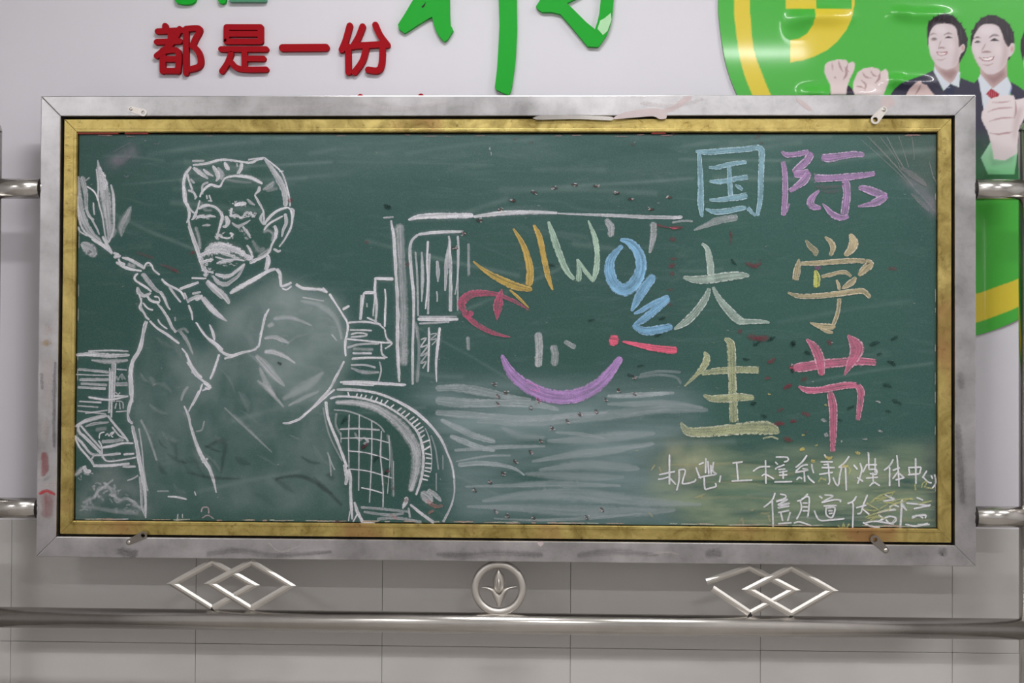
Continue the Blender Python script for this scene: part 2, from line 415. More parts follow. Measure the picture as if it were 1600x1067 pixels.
# glass-clip tabs turned round their screws
def clip(scr, hole, label, r=5.2, mat='tab'):
    e2 = empty('turn_clip', tuple(-np.array(stand.location))); e2.parent = stand; e2['label'] = label
    a = np.array(xz(*scr, FY-.002)); b = np.array(xz(*hole, FY-.002)); t = (b-a)/np.linalg.norm(b-a); n = np.array([-t[1], t[0]]); r1 = r*.00195; r2 = r1*1.35
    bm = bmesh.new(); N = 12
    outer = [a + r1*(math.cos(math.pi/2+k*math.pi/N)*t + math.sin(math.pi/2+k*math.pi/N)*n) for k in range(N+1)]
    outer += [b + r2*(math.cos(-math.pi/2+k*math.pi/N)*t + math.sin(-math.pi/2+k*math.pi/N)*n) for k in range(N+1)]
    hl = [b + r2*.55*np.array([math.cos(k*math.pi/8), math.sin(k*math.pi/8)]) for k in range(16)]
    ys = (FY+.0005, FY-.0035)
    def ringv(pts, y): return [bm.verts.new((p[0], y, p[1])) for p in pts]
    of, ob = ringv(outer, ys[1]), ringv(outer, ys[0]); hf, hb = ringv(hl, ys[1]), ringv(hl, ys[0])
    for L1, L2 in ((of, ob), (hf, hb)):
        for k in range(len(L1)): bm.faces.new((L1[k], L1[(k+1) % len(L1)], L2[(k+1) % len(L2)], L2[k]))
    for L1, L2 in ((of, hf), (ob, hb)):
        es = [bm.edges.get((L[k], L[(k+1) % len(L)])) for L in (L1, L2) for k in range(len(L))]
        bmesh.ops.triangle_fill(bm, use_beauty=True, use_dissolve=False, edges=es)
    sub('clip_plate', bm, M[mat], e2)
    bm = bmesh.new(); ca = (a[0], FY-.003, a[1])
    tube(bm, [(a[0], FY-.002, a[1]), (a[0], FY-.0055, a[1]), (a[0], FY-.0075, a[1])], r1*.6, 12, rs=[r1*.62, r1*.6, r1*.3]); sub('screw', bm, M['screw'], e2)
clip((205, 170.5), (224, 176), 'small zinc clip screwed to the upper bar, lying flat', 4.2)
clip((1381, 171.5), (1367.5, 187), 'long bright zinc clip hanging over the brass trim')
clip((201.5, 847), (223.5, 836.5), 'dull zinc clip on the lower bar beside the red-stained corner', 4.6, 'dulltab')
clip((1383.5, 859.5), (1367, 843), 'dull zinc clip on the lower bar under the scribbled writing', 5, 'dulltab')
# tape left on the frame
def patch(name, pts, y, mat, parent, bulge=0.):
    s = spline(pts, True, 5); bm = bmesh.new()
    p = [xz(a, b, y) for a, b in s]; fs = prism(bm, p, y+.0004, y-.0006-bulge)
    return obj(name, bm, mat, parent)
o = patch('peeling_tape', [(958, 186), (975, 176), (1005, 171), (1028, 170), (1040, 176), (1041, 185), (1030, 186), (1020, 182), (990, 184)], FY, M['tape'], stand, .003)
o['label'] = 'pinkish strip of tape peeling off the upper bar'
patch('tape_scrap', [(837, 182), (860, 180), (930, 181), (957, 183), (955, 188), (900, 186), (838, 187)], FY, M['steel_tube'], stand)
patch('tape_scrap', [(1034, 172), (1052, 165), (1068, 152), (1082, 151), (1076, 158), (1062, 168), (1044, 176)], FY, M['tape'], stand)
patch('tape_scrap', [(1244, 154), (1258, 160), (1270, 172), (1262, 172), (1250, 163)], FY, M['tape'], stand)
patch('tape_scrap', [(1378, 152), (1394, 152), (1398, 163), (1386, 170), (1377, 166)], FY, M['tape'], stand)
patch('tape_scrap', [(839, 847), (850, 846), (845, 854)], FY, M['tape'], stand)

# ------------------------------------------------------------------ the chalkboard
GO = .0625+.0065; GW = .0415; GY = -.188; BY = -.180
board = tag(empty('chalkboard', (0, -.17, Z0-H/2+.0625)), 'green chalkboard in a worn brass trim, covered in chalk drawings and writing', 'chalkboard')
bm = bmesh.new(); box(bm, -W/2+.0628, W/2-.0628, -.168, -.145, Z0-H/2+.0628, Z0+H/2-.0628); obj('backing_panel', bm, M['dark'], board)
mitre_bars('brass_trim', -W/2+GO, W/2-GO, Z0-H/2+GO, Z0+H/2-GO, GW, GY+.022, GY, M['brass'], board, .0035, .0015)
bi = GO+GW
# thin red seal showing in the upper gap
for x0, x1 in ((118, 186), (196, 232), (1018, 1040)):
    a = xz(x0, 207.5, BY); b = xz(x1, 207.5, BY)
    bm = bmesh.new(); box(bm, a[0], b[0], -.186, -.17, Z0+H/2-bi-.004, Z0+H/2-bi+.002); obj('seal_strip', bm, M['redstrip'], board)
# panel: fine grid that carries the dust and erased smears
BX0, BX1 = -W/2+bi+.003, W/2-bi-.002; BZ0, BZ1 = Z0-H/2+bi+.0025, Z0+H/2-bi-.005
NXB, NZB = 660, 306
gx = np.linspace(BX0, BX1, NXB); gz = np.linspace(BZ0, BZ1, NZB); GX, GZ = np.meshgrid(gx, gz)
def pix(x, y, z):
    """world -> photo pixel"""
    d = (np.stack([x, np.full_like(x, y), z], -1)-CO) @ RM
    return 800+FPX*d[..., 0]/-d[..., 2], 533.5-FPX*d[..., 1]/-d[..., 2]
BPX, BPY = pix(GX, BY, GZ)
hc = np.zeros(GX.shape+(3,)); ha = np.zeros(GX.shape)
def vnoise(x, y, seed, oct=4):
    """smooth value noise"""
    tot = np.zeros_like(x); amp = 1.; s = 0.
    r = np.random.default_rng(seed)
    for o in range(oct):
        tab = r.random((64, 64)); f = 2**o
        xi = np.floor(x*f).astype(int); yi = np.floor(y*f).astype(int); u = x*f-xi; v = y*f-yi
        u = u*u*(3-2*u); v = v*v*(3-2*v)
        g = lambda i, j: tab[(yi+j) % 64, (xi+i) % 64]
        tot += amp*((g(0,0)*(1-u)+g(1,0)*u)*(1-v)+(g(0,1)*(1-u)+g(1,1)*u)*v); s += amp; amp *= .55
    return tot/s
def over(col, a):
    global hc, ha
    a = np.clip(a, 0, .95); na = a+ha*(1-a); w = np.where(na > 1e-6, a/np.maximum(na, 1e-6), 0)[..., None]
    hc = hc*(1-w)+lina(col)*w; ha = na
def seg_d(pts):
    d = np.full(GX.shape, 1e9)
    for (x0, y0), (x1, y1) in zip(pts, pts[1:]):
        dx, dy = x1-x0, y1-y0; L = dx*dx+dy*dy+1e-9
        t = np.clip(((BPX-x0)*dx+(BPY-y0)*dy)/L, 0, 1); d = np.minimum(d, np.hypot(BPX-x0-t*dx, BPY-y0-t*dy))
    return d
def inpoly(X, Y, pts):
    ins = np.zeros(X.shape, bool)
    n = len(pts)
    for i in range(n):
        x0, y0 = pts[i]; x1, y1 = pts[(i+1) % n]
        if y0 == y1: continue
        c = ((y0 > Y) != (y1 > Y)) & (X < (x1-x0)*(Y-y0)/(y1-y0)+x0); ins ^= c
    return ins
def blur(a, r):
    for ax in (0, 1):
        for _ in range(2):
            p = np.concatenate([np.repeat(np.take(a, [0], ax), r, ax), a, np.repeat(np.take(a, [-1], ax), r+1, ax)], ax)
            c = np.cumsum(p, ax); n = a.shape[ax]
            a = (np.take(c, range(2*r, 2*r+n), ax)-np.take(np.concatenate([np.zeros_like(np.take(c, [0], ax)), c], ax), range(0, n), ax))/(2*r+1)
    return a
def smear(pts, w, col, a, nz=(.02, .06), seed=1, mod=.6):
    d = seg_d(pts); n = vnoise(BPX*nz[0], BPY*nz[1], seed)
    over(col, a*np.exp(-(d/w)**2)*np.clip(1-mod+mod*2.4*(n-.22), 0, 1.3))
def area(pts, col, a, soft=6, nz=(.02, .02), seed=1, mod=.7):
    m = blur(inpoly(BPX, BPY, pts).astype(float), soft); n = vnoise(BPX*nz[0], BPY*nz[1], seed)
    over(col, a*m*np.clip(1-mod+mod*2.4*(n-.22), 0, 1.3))
GRY = (136, 150, 150)
area([(112, 205), (1470, 205), (1470, 300), (1000, 290), (600, 300), (112, 260)], (120, 140, 142), .16, 20, (.006, .03), 3, .8)
area([(236, 505), (285, 540), (330, 560), (352, 480), (440, 430), (532, 470), (547, 560), (510, 640), (548, 800), (240, 800), (206, 640)], (138, 152, 152), .46, 6, (.02, .014), 5, .75)
area([(430, 440), (530, 470), (545, 560), (505, 635), (440, 655), (400, 600), (418, 540)], (150, 164, 164), .34, 5, (.015, .03), 6, .8)
area([(240, 700), (545, 690), (555, 822), (235, 822)], (44, 80, 72), .5, 14, (.012, .02), 8, .7)
area([(300, 250), (420, 250), (440, 400), (340, 420), (300, 380)], (38, 74, 64), .55, 6, seed=9, mod=.2)
area([(120, 430), (210, 430), (215, 545), (120, 545)], (38, 74, 66), .5, 14, seed=10, mod=.3)
area([(114, 210), (230, 210), (215, 300), (180, 330), (120, 300)], (46, 74, 68), .4, 10, seed=12, mod=.4)
smear([(175, 255), (205, 238)], 11, (128, 122, 136), .5, (.06, .06), 14)
smear([(130, 790), (170, 745), (215, 790)], 26, (140, 146, 146), .4, (.05, .05), 16)
smear([(1420, 280), (1445, 300), (1460, 325)], 12, (136, 130, 144), .55, (.08, .08), 18)
area([(1350, 208), (1468, 208), (1468, 345), (1440, 300), (1380, 250)], (84, 88, 78), .34, 3, (.05, .05), 19, .5)
area([(640, 600), (1075, 600), (1110, 650), (1000, 720), (1090, 780), (1060, 815), (720, 815), (690, 680)], (136, 154, 158), .55, 10, (.006, .05), 21, .7)
area([(1080, 700), (1200, 706), (1468, 700), (1468, 826), (1090, 826), (1010, 770), (1030, 730)], (142, 156, 126), .72, 7, (.012, .05), 23, .8)
area([(1020, 700), (1110, 690), (1120, 745), (1040, 760)], (170, 168, 138), .5, 8, (.04, .03), 24, .8)
area([(1090, 726), (1320, 735), (1260, 772), (1120, 790)], (60, 104, 92), .5, 6, (.01, .06), 25, .7)
area([(1440, 690), (1470, 690), (1470, 826), (1455, 826)], (52, 66, 74), .6, 3, seed=26, mod=.2)
area([(1180, 540), (1290, 540), (1280, 640), (1190, 650)], (36, 62, 56), .5, 9, seed=28, mod=.4)
area([(860, 500), (960, 500), (940, 590), (850, 590)], (40, 80, 70), .5, 10, seed=30, mod=.3)
area([(520, 650), (650, 650), (640, 770), (545, 790)], (34, 70, 60), .5, 6, seed=32, mod=.2)
area([(1080, 330), (1080, 210), (1420, 210), (1440, 690), (1080, 690)], (54, 100, 88), .3, 16, seed=33, mod=.3)
for k in range(46):                            # long faint wiping streaks
    x0 = rng.uniform(120, 1300); y0 = rng.uniform(212, 300) if k < 26 else rng.uniform(300, 800); L = rng.uniform(60, 260)
    s = rng.uniform(-.12, .08) if k < 26 else rng.uniform(-.6, .6)
    smear([(x0, y0), (x0+L*.5, y0+s*L*.5+rng.uniform(-4, 4)), (x0+L, y0+s*L)], rng.uniform(1.5, 5), (150, 164, 164), rng.uniform(.06, .2), (.02, .05), 100+k)
vs = np.stack([GX, np.full_like(GX, BY), GZ], -1).reshape(-1, 3)
def grid_mesh(name, verts, nx, nz, keep=None):
    i = np.arange(nz-1)[:, None]*nx+np.arange(nx-1)[None]
    q = np.stack([i, i+1, i+nx+1, i+nx], -1).reshape(-1, 4)
    if keep is not None: q = q[keep.reshape(-1)[q].all(1)]
    me = bpy.data.meshes.new(name); me.vertices.add(len(verts)); me.vertices.foreach_set('co', verts.astype(np.float32).ravel())
    me.loops.add(q.size); me.loops.foreach_set('vertex_index', q.astype(np.int32).ravel())
    me.polygons.add(len(q)); me.polygons.foreach_set('loop_start', np.arange(0, q.size, 4, dtype=np.int32))
    me.polygons.foreach_set('loop_total', np.full(len(q), 4, np.int32)); me.update(calc_edges=True); me.validate()
    return me
def set_attr(me, name, rgba):
    a = me.attributes.new(name, 'FLOAT_COLOR', 'POINT'); a.data.foreach_set('color', np.ascontiguousarray(rgba, np.float32).ravel())
me = grid_mesh('board_surface', vs, NXB, NZB)
set_attr(me, 'haze', np.concatenate([hc, ha[..., None]], -1).reshape(-1, 4))
link('board_surface', me, M['board'], board)
bm = bmesh.new(); box(bm, BX0, BX1, BY+.0003, BY+.012, BZ0, BZ1); obj('board_core', bm, M['dark'], board)

# ------------------------------------------------------------------ foam characters on the wall
def capsule_path(bm, pts, r, y0, y1, closed=False):
    """thick rounded stroke: quads along the path plus a disc at every joint, extruded"""
    pts = [np.array(p, float) for p in pts]
    N = 14
    for p in pts:
        prism(bm, [(p[0]+r*math.cos(k*2*math.pi/N), p[1]+r*math.sin(k*2*math.pi/N)) for k in range(N)], y0, y1)
        y1 -= .00003
    for a, b in zip(pts, pts[1:]):
        t = b-a; L = np.linalg.norm(t)
        if L < 1e-6: continue
        t /= L; n = np.array([-t[1], t[0]])*r
        prism(bm, [a+n, b+n, b-n, a-n], y0, y1); y1 -= .00003
def stroke_char(name, strokes, rpx, crop, mat, label, group=None, th=.016):
    x0, y0, s = crop; bm = bmesh.new(); k = 0
    for st in strokes:
        v = [float(t) for t in st.split()]; pts = list(zip(v[::2], v[1::2]))
        if len(pts) > 2: pts = [tuple(p) for p in spline(pts, step=30)]
        w = [xz(x0+a*s, y0+b*s, -th) for a, b in pts]
        capsule_path(bm, w, rpx*.00205, 0., -th-.0002*k/len(strokes)); k += 1
    cx0 = sum(v.co.x for v in bm.verts)/len(bm.verts)
    o = obj(name, bm, mat); tag(o, label, 'character', group); return o
CR = (220, 0, .14058)
RG = 'red foam characters above the frame'
stroke_char('wall_character', ['268 285 268 340', '185 347 470 335', '175 465 430 455', '430 320 355 460 250 560 175 620', '330 380 330 470', '240 560 240 790', '240 570 410 570 410 790', '240 655 410 655', '240 785 410 785', '500 320 500 810', '500 320 650 320 600 440 570 510', '570 500 640 580 665 680 640 740 540 770'], 4.6, CR, M['red'], 'red foam character of two parts, one with a looped right side', RG)
stroke_char('wall_character', ['950 300 1330 300', '950 300 950 460', '1330 300 1330 460', '950 375 1330 375', '950 460 1330 460', '890 545 1390 545', '1150 545 1150 740', '1150 650 1360 650', '1000 600 960 700 900 790', '1000 690 1060 750 1160 770 1390 770'], 4.5, CR, M['red'], 'red foam character with two slits in its box-shaped top', RG)
C2 = (400, 0, .25016)
stroke_char('wall_character', ['165 298 435 296'], 5.8, C2, M['red'], 'red foam character that is a single horizontal stroke', RG)
stroke_char('wall_character', ['585 160 560 250 535 310', '575 290 577 450', '665 165 640 230 605 290', '745 155 775 220 820 280', '620 285 800 275', '690 290 665 380 615 450', '790 285 785 400 760 440 700 435'], 5., C2, M['red'], 'red foam character with two slanting strokes splayed over its top', RG)
# two more whose tops just clear the frame
stroke_char('wall_character', ['652 606 652 820', '520 700 790 700', '560 820 760 820'], 5., C2, M['red'], 'red foam tip showing over the frame below the splayed red character', 'red foam characters behind the frame')
stroke_char('wall_character', ['1030 604 1030 830', '900 690 1160 690', '930 830 1130 830'], 5., C2, M['red'], 'red foam tip showing over the frame below the big green brush stroke', 'red foam characters behind the frame')
# green row cut by the picture's top
def wall_poly(bm, pts, crop, th, sm=True, step=3.):
    x0, y0, s = crop; q = [(x0+a*s, y0+b*s) for a, b in pts]
    if sm: q = [tuple(p) for p in spline(q, True, step)]
    prism(bm, [xz(a, b, -th) for a, b in q], 0., -th)
def poly_char(polys, crop, mat, label, th=.017, sm=False, group=None):
    bm = bmesh.new()
    for p in polys: wall_poly(bm, p, crop, th, sm)
    return tag(obj('wall_character', bm, mat), label, 'character', group)
poly_char([[(375, -60), (378, 5), (400, 32), (450, 46), (510, 48), (560, 42), (600, 18), (612, -10), (612, -330), (545, -330), (545, -60), (460, -30), (420, -60)], [(250, -250), (720, -250), (720, -190), (250, -190)]], CR, M['greenedge'], 'bright green foam character with a rounded hook at its foot', sm=False)
bm = bmesh.new(); wall_poly(bm, [(858, -300), (858, 0), (872, 30), (905, 42), (936, 30), (948, 0), (948, -300)], CR, .017, False)
o = tag(obj('wall_character', bm, M['greenedge']), 'green foam character with an upright beside a dull shiny bar', 'character')
bm = bmesh.new(); wall_poly(bm, [(985, -40), (985, 12), (1000, 20), (1380, 20), (1396, 8), (1396, -40)], CR, .019, False)
wall_poly(bm, [(1010, -160), (1010, -110), (1370, -110), (1370, -160)], CR, .019, False); wall_poly(bm, [(1160, -260), (1160, -30), (1220, -30), (1220, -260)], CR, .018, False)
obj('foot_bar', bm, M['teal'], o)
C6 = (600, 0, .2375)
poly_char([[(250, -100), (190, 0), (140, 85), (92, 160), (98, 192), (135, 218), (160, 204), (230, 158), (290, 122), (316, 110), (322, 140), (335, 185), (352, 222), (372, 250), (396, 273), (416, 262), (438, 228), (456, 200), (448, 182), (437, 165), (433, 90), (432, -100)],
           [(752, -100), (757, 60), (760, 170), (752, 330), (745, 440), (735, 530), (729, 570), (740, 590), (775, 608), (820, 626), (832, 605), (843, 565), (845, 545), (858, 460), (868, 360), (876, 200), (872, -100)],
           [(330, -140), (330, -60), (820, -60), (820, -140)]],
          C6, M['green'], 'large green brush-style character with a long falling stroke')
o = poly_char([[(1100, -100), (1028, -5), (1015, 18), (1000, 40), (1012, 60), (1040, 79), (1100, 78), (1160, 92), (1220, 160), (1290, 245), (1340, 305), (1410, 309), (1440, 270), (1466, 230), (1488, 170), (1502, 110), (1513, -20), (1513, -100), (1430, -100), (1426, 0), (1418, 80), (1405, 140), (1388, 192), (1330, 145), (1270, 85), (1204, 20), (1290, -22), (1330, -100)]],
              C6, M['green'], 'large green brush-style character ending in an open triangular loop')
bm = bmesh.new(); x0, y0, s = C6; prism(bm, [xz(x0+a*s, y0+b*s, -.018) for a, b in [(1422, 135), (1450, 120), (1492, 85), (1497, 130), (1470, 205), (1440, 230), (1404, 190)]], -.0165, -.0182); obj('tape_piece', bm, M['cleartape'], o)
bm = bmesh.new(); prism(bm, [xz(a, b, -.018) for a, b in [(658, 11), (663, 6), (665.5, 2.5), (664, 8), (661, 12)]], -.0165, -.0175)
obj('ink_mark', bm, M['dark'], [q for q in COL.objects if q.get('label', '').startswith('large green brush-style character with a long')][0])

# ------------------------------------------------------------------ the printed poster
OUT = spline([(1124, -120), (1122.4, 0), (1123.5, 31), (1129.7, 78), (1137, 110), (1151, 147), (1195, 245), (1265, 365), (1345, 455), (1430, 510), (1490, 527), (1525, 524), (1560, 513), (1595, 497), (1650, 462), (1720, 390), (1775, 270), (1790, 100), (1770, -80), (1700, -260), (1560, -400), (1400, -430), (1250, -360), (1160, -240)], True, 8)
YEL = [(1149, -120), (1147, 0), (1148, 31), (1154, 78), (1161, 110), (1175, 147), (1217, 238), (1284, 350), (1360, 436), (1440, 488), (1495, 508), (1525, 504), (1560, 492), (1595, 477), (1645, 444), (1710, 375), (1760, 260), (1775, 100), (1755, -80), (1752, -140), (1730, -140), (1735, -80), (1745, 100), (1730, 250), (1680, 350), (1630, 405), (1595, 433), (1560, 447), (1525, 459), (1490, 464), (1445, 448), (1375, 400), (1305, 318), (1243, 225), (1204, 147), (1190, 113), (1178, 78), (1173, 31), (1172, 0), (1174, -120)]
PTH = .009
poster = tag(empty('wall_poster', tuple(P(1450, 500, 0))), 'round glossy green poster with a yellow border and two smiling men in suits', 'poster')
bm = bmesh.new(); prism(bm, [xz(a, b, -PTH) for a, b in OUT], 0., -PTH)
o = obj('poster_board', bm, M['posterback'], poster); o.data.materials.append(M['posteredge'])
for p in o.data.polygons:
    if abs(p.normal.y) < .5: p.material_index = 1
INK = .92                                                    # printed inks reflect less than paper white
CX0, CY0, CW, CH = 1104, -90, 640, 640                       # canvas of the print, 1 px cells
SS = 2
YY, XX = np.mgrid[0:CH*SS, 0:CW*SS]; XX = CX0+(XX+.5)/SS; YY = CY0+(YY+.5)/SS
cv = np.zeros((CH, CW, 3)); cv[:] = lina((74, 184, 64))
cyy, cxx = np.mgrid[0:CH, 0:CW]; cyy = cyy+CY0+.5; cxx = cxx+CX0+.5
def ppoly(pts, col, a=1., soft=0, crop=None, sm=False, grad=None):
    if isinstance(pts, str):
        v = [float(t) for t in pts.split()]; pts = list(zip(v[::2], v[1::2]))
    if crop: pts = [(crop[0]+x*crop[2], crop[1]+y*crop[2]) for x, y in pts]
    if sm: pts = [tuple(p) for p in spline(pts, True, 2.)]
    xs = [p[0] for p in pts]; ys = [p[1] for p in pts]; m = soft*3+2
    i0 = max(0, int(min(ys)-CY0-m)); i1 = min(CH, int(max(ys)-CY0+m+1)); j0 = max(0, int(min(xs)-CX0-m)); j1 = min(CW, int(max(xs)-CX0+m+1))
    if i1 <= i0 or j1 <= j0: return
    mk = inpoly(XX[i0*SS:i1*SS, j0*SS:j1*SS], YY[i0*SS:i1*SS, j0*SS:j1*SS], pts).astype(float)
    mk = mk.reshape(i1-i0, SS, j1-j0, SS).mean((1, 3))
    if soft: mk = blur(mk, soft)
    c = lina(col)
    if grad is not None:
        (ya, yb, col2) = grad; t = np.clip((cyy[i0:i1, j0:j1]-ya)/(yb-ya), 0, 1)[..., None]; c = c*(1-t)+lina(col2)*t
    cv[i0:i1, j0:j1] = cv[i0:i1, j0:j1]*(1-a*mk[..., None])+c*(a*mk[..., None])
def pline(pts, w, col, a=1., crop=None, soft=0):
    v = [float(t) for t in pts.split()]; p = np.array(list(zip(v[::2], v[1::2])))
    if crop: p = np.array(crop[:2])+p*crop[2]
    s = spline(p, step=1.5); L, Rr = [], []
    for i in range(len(s)):
        t = s[min(i+1, len(s)-1)]-s[max(i-1, 0)]; t = t/(np.hypot(*t)+1e-9); n = np.array([-t[1], t[0]])
        k = w/2*math.sin(math.pi*min(max(i/(len(s)-1), .12), .88)); L.append(tuple(s[i]+n*k)); Rr.append(tuple(s[i]-n*k))
    ppoly(L+Rr[::-1], col, a, soft)
def pell(x, y, rx, ry, col, a=1., crop=None, soft=0):
    if crop: x = crop[0]+x*crop[2]; y = crop[1]+y*crop[2]; rx *= crop[2]; ry *= crop[2]
    ppoly([(x+rx*math.cos(k*math.pi/9), y+ry*math.sin(k*math.pi/9)) for k in range(18)], col, a, soft)
ppoly([tuple(p) for p in spline(YEL, True, 4)], (228, 206, 60))
K5 = (1100, 0, 250/1597); K6 = (1350, 0, 250/1597); K4 = (1200, 0, .25); K3 = (1340, 190, 260/771)
ppoly('815 -120 1120 -120 1118 92 815 90', (228, 206, 60), crop=K5)
ppoly('1118 92 1475 92 1478 -120 1503 -120 1500 60 1470 190 1420 300 1330 415 1230 500 1100 565 980 605 862 622 862 402 950 385 1030 335 1085 250 1104 170 1102 92', (228, 206, 60), crop=K5)
SK, SKD, HAIR = (218, 204, 208), (158, 118, 116), (44, 36, 46); SUIT = (56, 54, 74); SH = (214, 220, 230)
FADE = (200, 285, (44, 118, 66))
# suits
ppoly('265 945 300 890 360 840 480 790 600 745 695 700 790 905 860 840 950 870 958 775 1100 830 1140 790 1185 960 1200 1067 1200 2000 250 2000', SUIT, crop=K6, grad=FADE)
ppoly('1090 840 1140 785 1200 1060 1480 1060 1450 810 1540 860 1600 905 1640 960 1640 1820 1000 1820', SUIT, crop=K6, grad=FADE)
pline('560 760 640 800 780 905', 3, (38, 36, 52), .7, K6)
# first man
ppoly('702 630 700 700 800 800 865 860 905 800 950 710 955 590', (196, 172, 172), crop=K6)
ppoly('740 690 800 760 870 800 930 720 900 690 820 710', (150, 116, 116), .75, 2, K6)
ppoly('704 665 695 712 795 907 865 838 950 872 958 720 945 705 905 790 862 836 800 790 735 715', SH, crop=K6)
ppoly('806 912 862 836 912 864 896 940 810 945', (42, 48, 76), crop=K6)
pell(848, 876, 12, 5, (150, 160, 190), crop=K6)
ppoly('628 310 632 250 660 205 700 175 760 150 800 135 850 150 900 165 930 200 970 240 1005 300 1035 380 1030 470 1010 530 975 590 948 640 950 560 690 470 650 440 634 455', HAIR, crop=K6)
ppoly('645 440 652 350 690 268 760 238 850 240 915 280 940 390 948 470 985 440 1008 465 995 510 965 540 945 600 925 650 880 680 820 694 760 672 705 625 662 545', SK, crop=K6, sm=True)
ppoly('900 300 945 420 950 560 930 640 880 676 905 560 905 420', SKD, .35, 3, K6); pell(985, 480, 14, 30, (186, 120, 110), .7, K6, 1)
ppoly('660 470 700 600 770 672 720 610 680 530', SKD, .4, 2, K6)
pline('655 355 690 335 725 345', 2.4, (120, 96, 98), .75, K6); pline('795 352 840 332 885 345', 2.6, (110, 88, 92), .8, K6)
pline('668 392 700 385 728 392', 3., (70, 54, 60), .9, K6); pline('805 382 840 372 880 382', 3.2, (62, 48, 56), .95, K6); pline('670 405 700 402 725 402', 2, SKD, .6, K6)
pline('742 482 775 474 812 482', 3, (140, 94, 92), .75, K6); pline('770 400 755 440 742 475', 2, SKD, .6, K6)
ppoly('720 518 775 522 832 514 836 530 810 552 770 560 735 545', (160, 92, 96), crop=K6); ppoly('730 526 775 530 828 522 805 544 770 550 742 540', (240, 232, 232), crop=K6)
pline('715 590 770 600 820 580', 2, SKD, .5, K6)
for a in ('700 190 680 250', '800 145 790 215', '870 165 880 240', '960 250 975 400', '760 160 735 225'): pline(a, 2, (84, 72, 84), .5, K6)
# second man
ppoly('1160 690 1165 765 1290 890 1430 775 1428 610', (194, 168, 168), crop=K6); ppoly('1180 730 1290 850 1410 760 1400 690 1290 760', (140, 104, 104), .7, 3, K6)
ppoly('1140 785 1160 740 1285 885 1430 765 1470 850 1452 955 1490 1000 1480 1160 1200 1160 1175 960', SH, crop=K6)
ppoly('1215 938 1270 882 1352 938 1332 980 1345 1160 1240 1160 1275 990', (164, 38, 58), crop=K6)
for k in range(4): pline('%d 900 %d 975' % (1250+k*22, 1245+k*22), 1, (214, 150, 160), .6, K6)
pline('1475 850 1462 905 1440 955', 2.5, (150, 160, 214), .7, K6)
ppoly('1062 460 1064 370 1085 300 1120 235 1170 182 1240 148 1320 155 1400 195 1450 240 1490 320 1502 400 1500 460 1450 600 1435 600 1440 480 1240 300 1100 380 1080 462', HAIR, crop=K6)
ppoly('1072 470 1088 400 1110 335 1170 258 1250 238 1335 262 1375 330 1400 410 1440 470 1470 432 1500 442 1497 510 1465 560 1440 572 1412 650 1340 720 1245 742 1182 702 1125 625 1092 545', SK, crop=K6, sm=True)
ppoly('1370 350 1435 480 1430 590 1400 660 1340 716 1375 600 1385 470', SKD, .4, 3, K6); pell(1478, 490, 13, 32, (190, 106, 98), .7, K6, 1)
ppoly('1085 510 1130 620 1190 705 1135 650 1100 580', SKD, .4, 2, K6)
pline('1098 388 1130 372 1165 384', 3, (104, 80, 84), .8, K6); pline('1245 378 1295 350 1350 358', 3.4, (92, 70, 76), .85, K6)
pline('1105 425 1135 415 1165 424', 3.4, (60, 46, 54), .95, K6); pline('1262 408 1300 395 1345 408', 3.8, (54, 42, 50), .95, K6); pell(1300, 404, 10, 7, (40, 32, 40), .9, K6)
pell(1135, 424, 9, 7, (44, 34, 42), .9, K6)
pline('1172 522 1230 516 1268 522', 3.4, (140, 92, 90), .75, K6); pline('1215 430 1190 480 1170 515', 2.4, SKD, .6, K6)
ppoly('1142 572 1220 578 1302 560 1290 595 1240 614 1185 606', (146, 80, 86), crop=K6); ppoly('1160 577 1220 583 1290 568 1275 594 1235 603 1190 597', (244, 236, 236), crop=K6)
pline('1180 640 1235 652 1290 632', 2.5, SKD, .55, K6)
ppoly('1560 480 1565 400 1600 305 1700 280 1700 620 1592 620 1572 560', HAIR, crop=K6)
ppoly('1592 610 1600 560 1690 560 1690 700 1600 680', SK, crop=K6)
for x, y, t in ((650, 215, -.9), (690, 178, -.7), (735, 152, -.5), (790, 138, -.2), (835, 140, .4), (880, 150, .6), (920, 182, .8), (965, 232, .9), (1005, 295, 1.1)):
    pline('%f %f %f %f %f %f' % (x-14, y+30, x, y+4, x+16*math.sin(t), y-5), 2.6, HAIR, .95, K6)
for x, y, t in ((1080, 300, -.8), (1120, 230, -.6), (1170, 178, -.4), (1240, 150, 0.), (1320, 158, .4), (1395, 195, .7), (1450, 245, .9), (1488, 320, 1.1)):
    pline('%f %f %f %f %f %f' % (x-10, y+30, x, y+4, x+14*math.sin(t), y-4), 2.6, HAIR, .95, K6)
for a in ('1150 220 1130 300', '1230 165 1220 235', '1320 175 1330 255', '1420 240 1440 380', '1470 320 1480 430'): pline(a, 2, (78, 68, 80), .5, K6)
ppoly('700 250 800 250 830 330 720 330', (236, 226, 230), .5, 3, K6); ppoly('1150 280 1290 265 1320 340 1170 350', (236, 226, 230), .5, 3, K6)
ppoly('850 420 920 420 905 520 850 500', (232, 216, 220), .5, 3, K6); ppoly('1290 450 1380 450 1370 560 1310 540', (234, 218, 222), .5, 3, K6)
ppoly('655 400 700 420 715 500 680 540', (236, 224, 228), .4, 3, K6); ppoly('1090 460 1150 450 1160 540 1110 560', (236, 224, 228), .4, 3, K6)
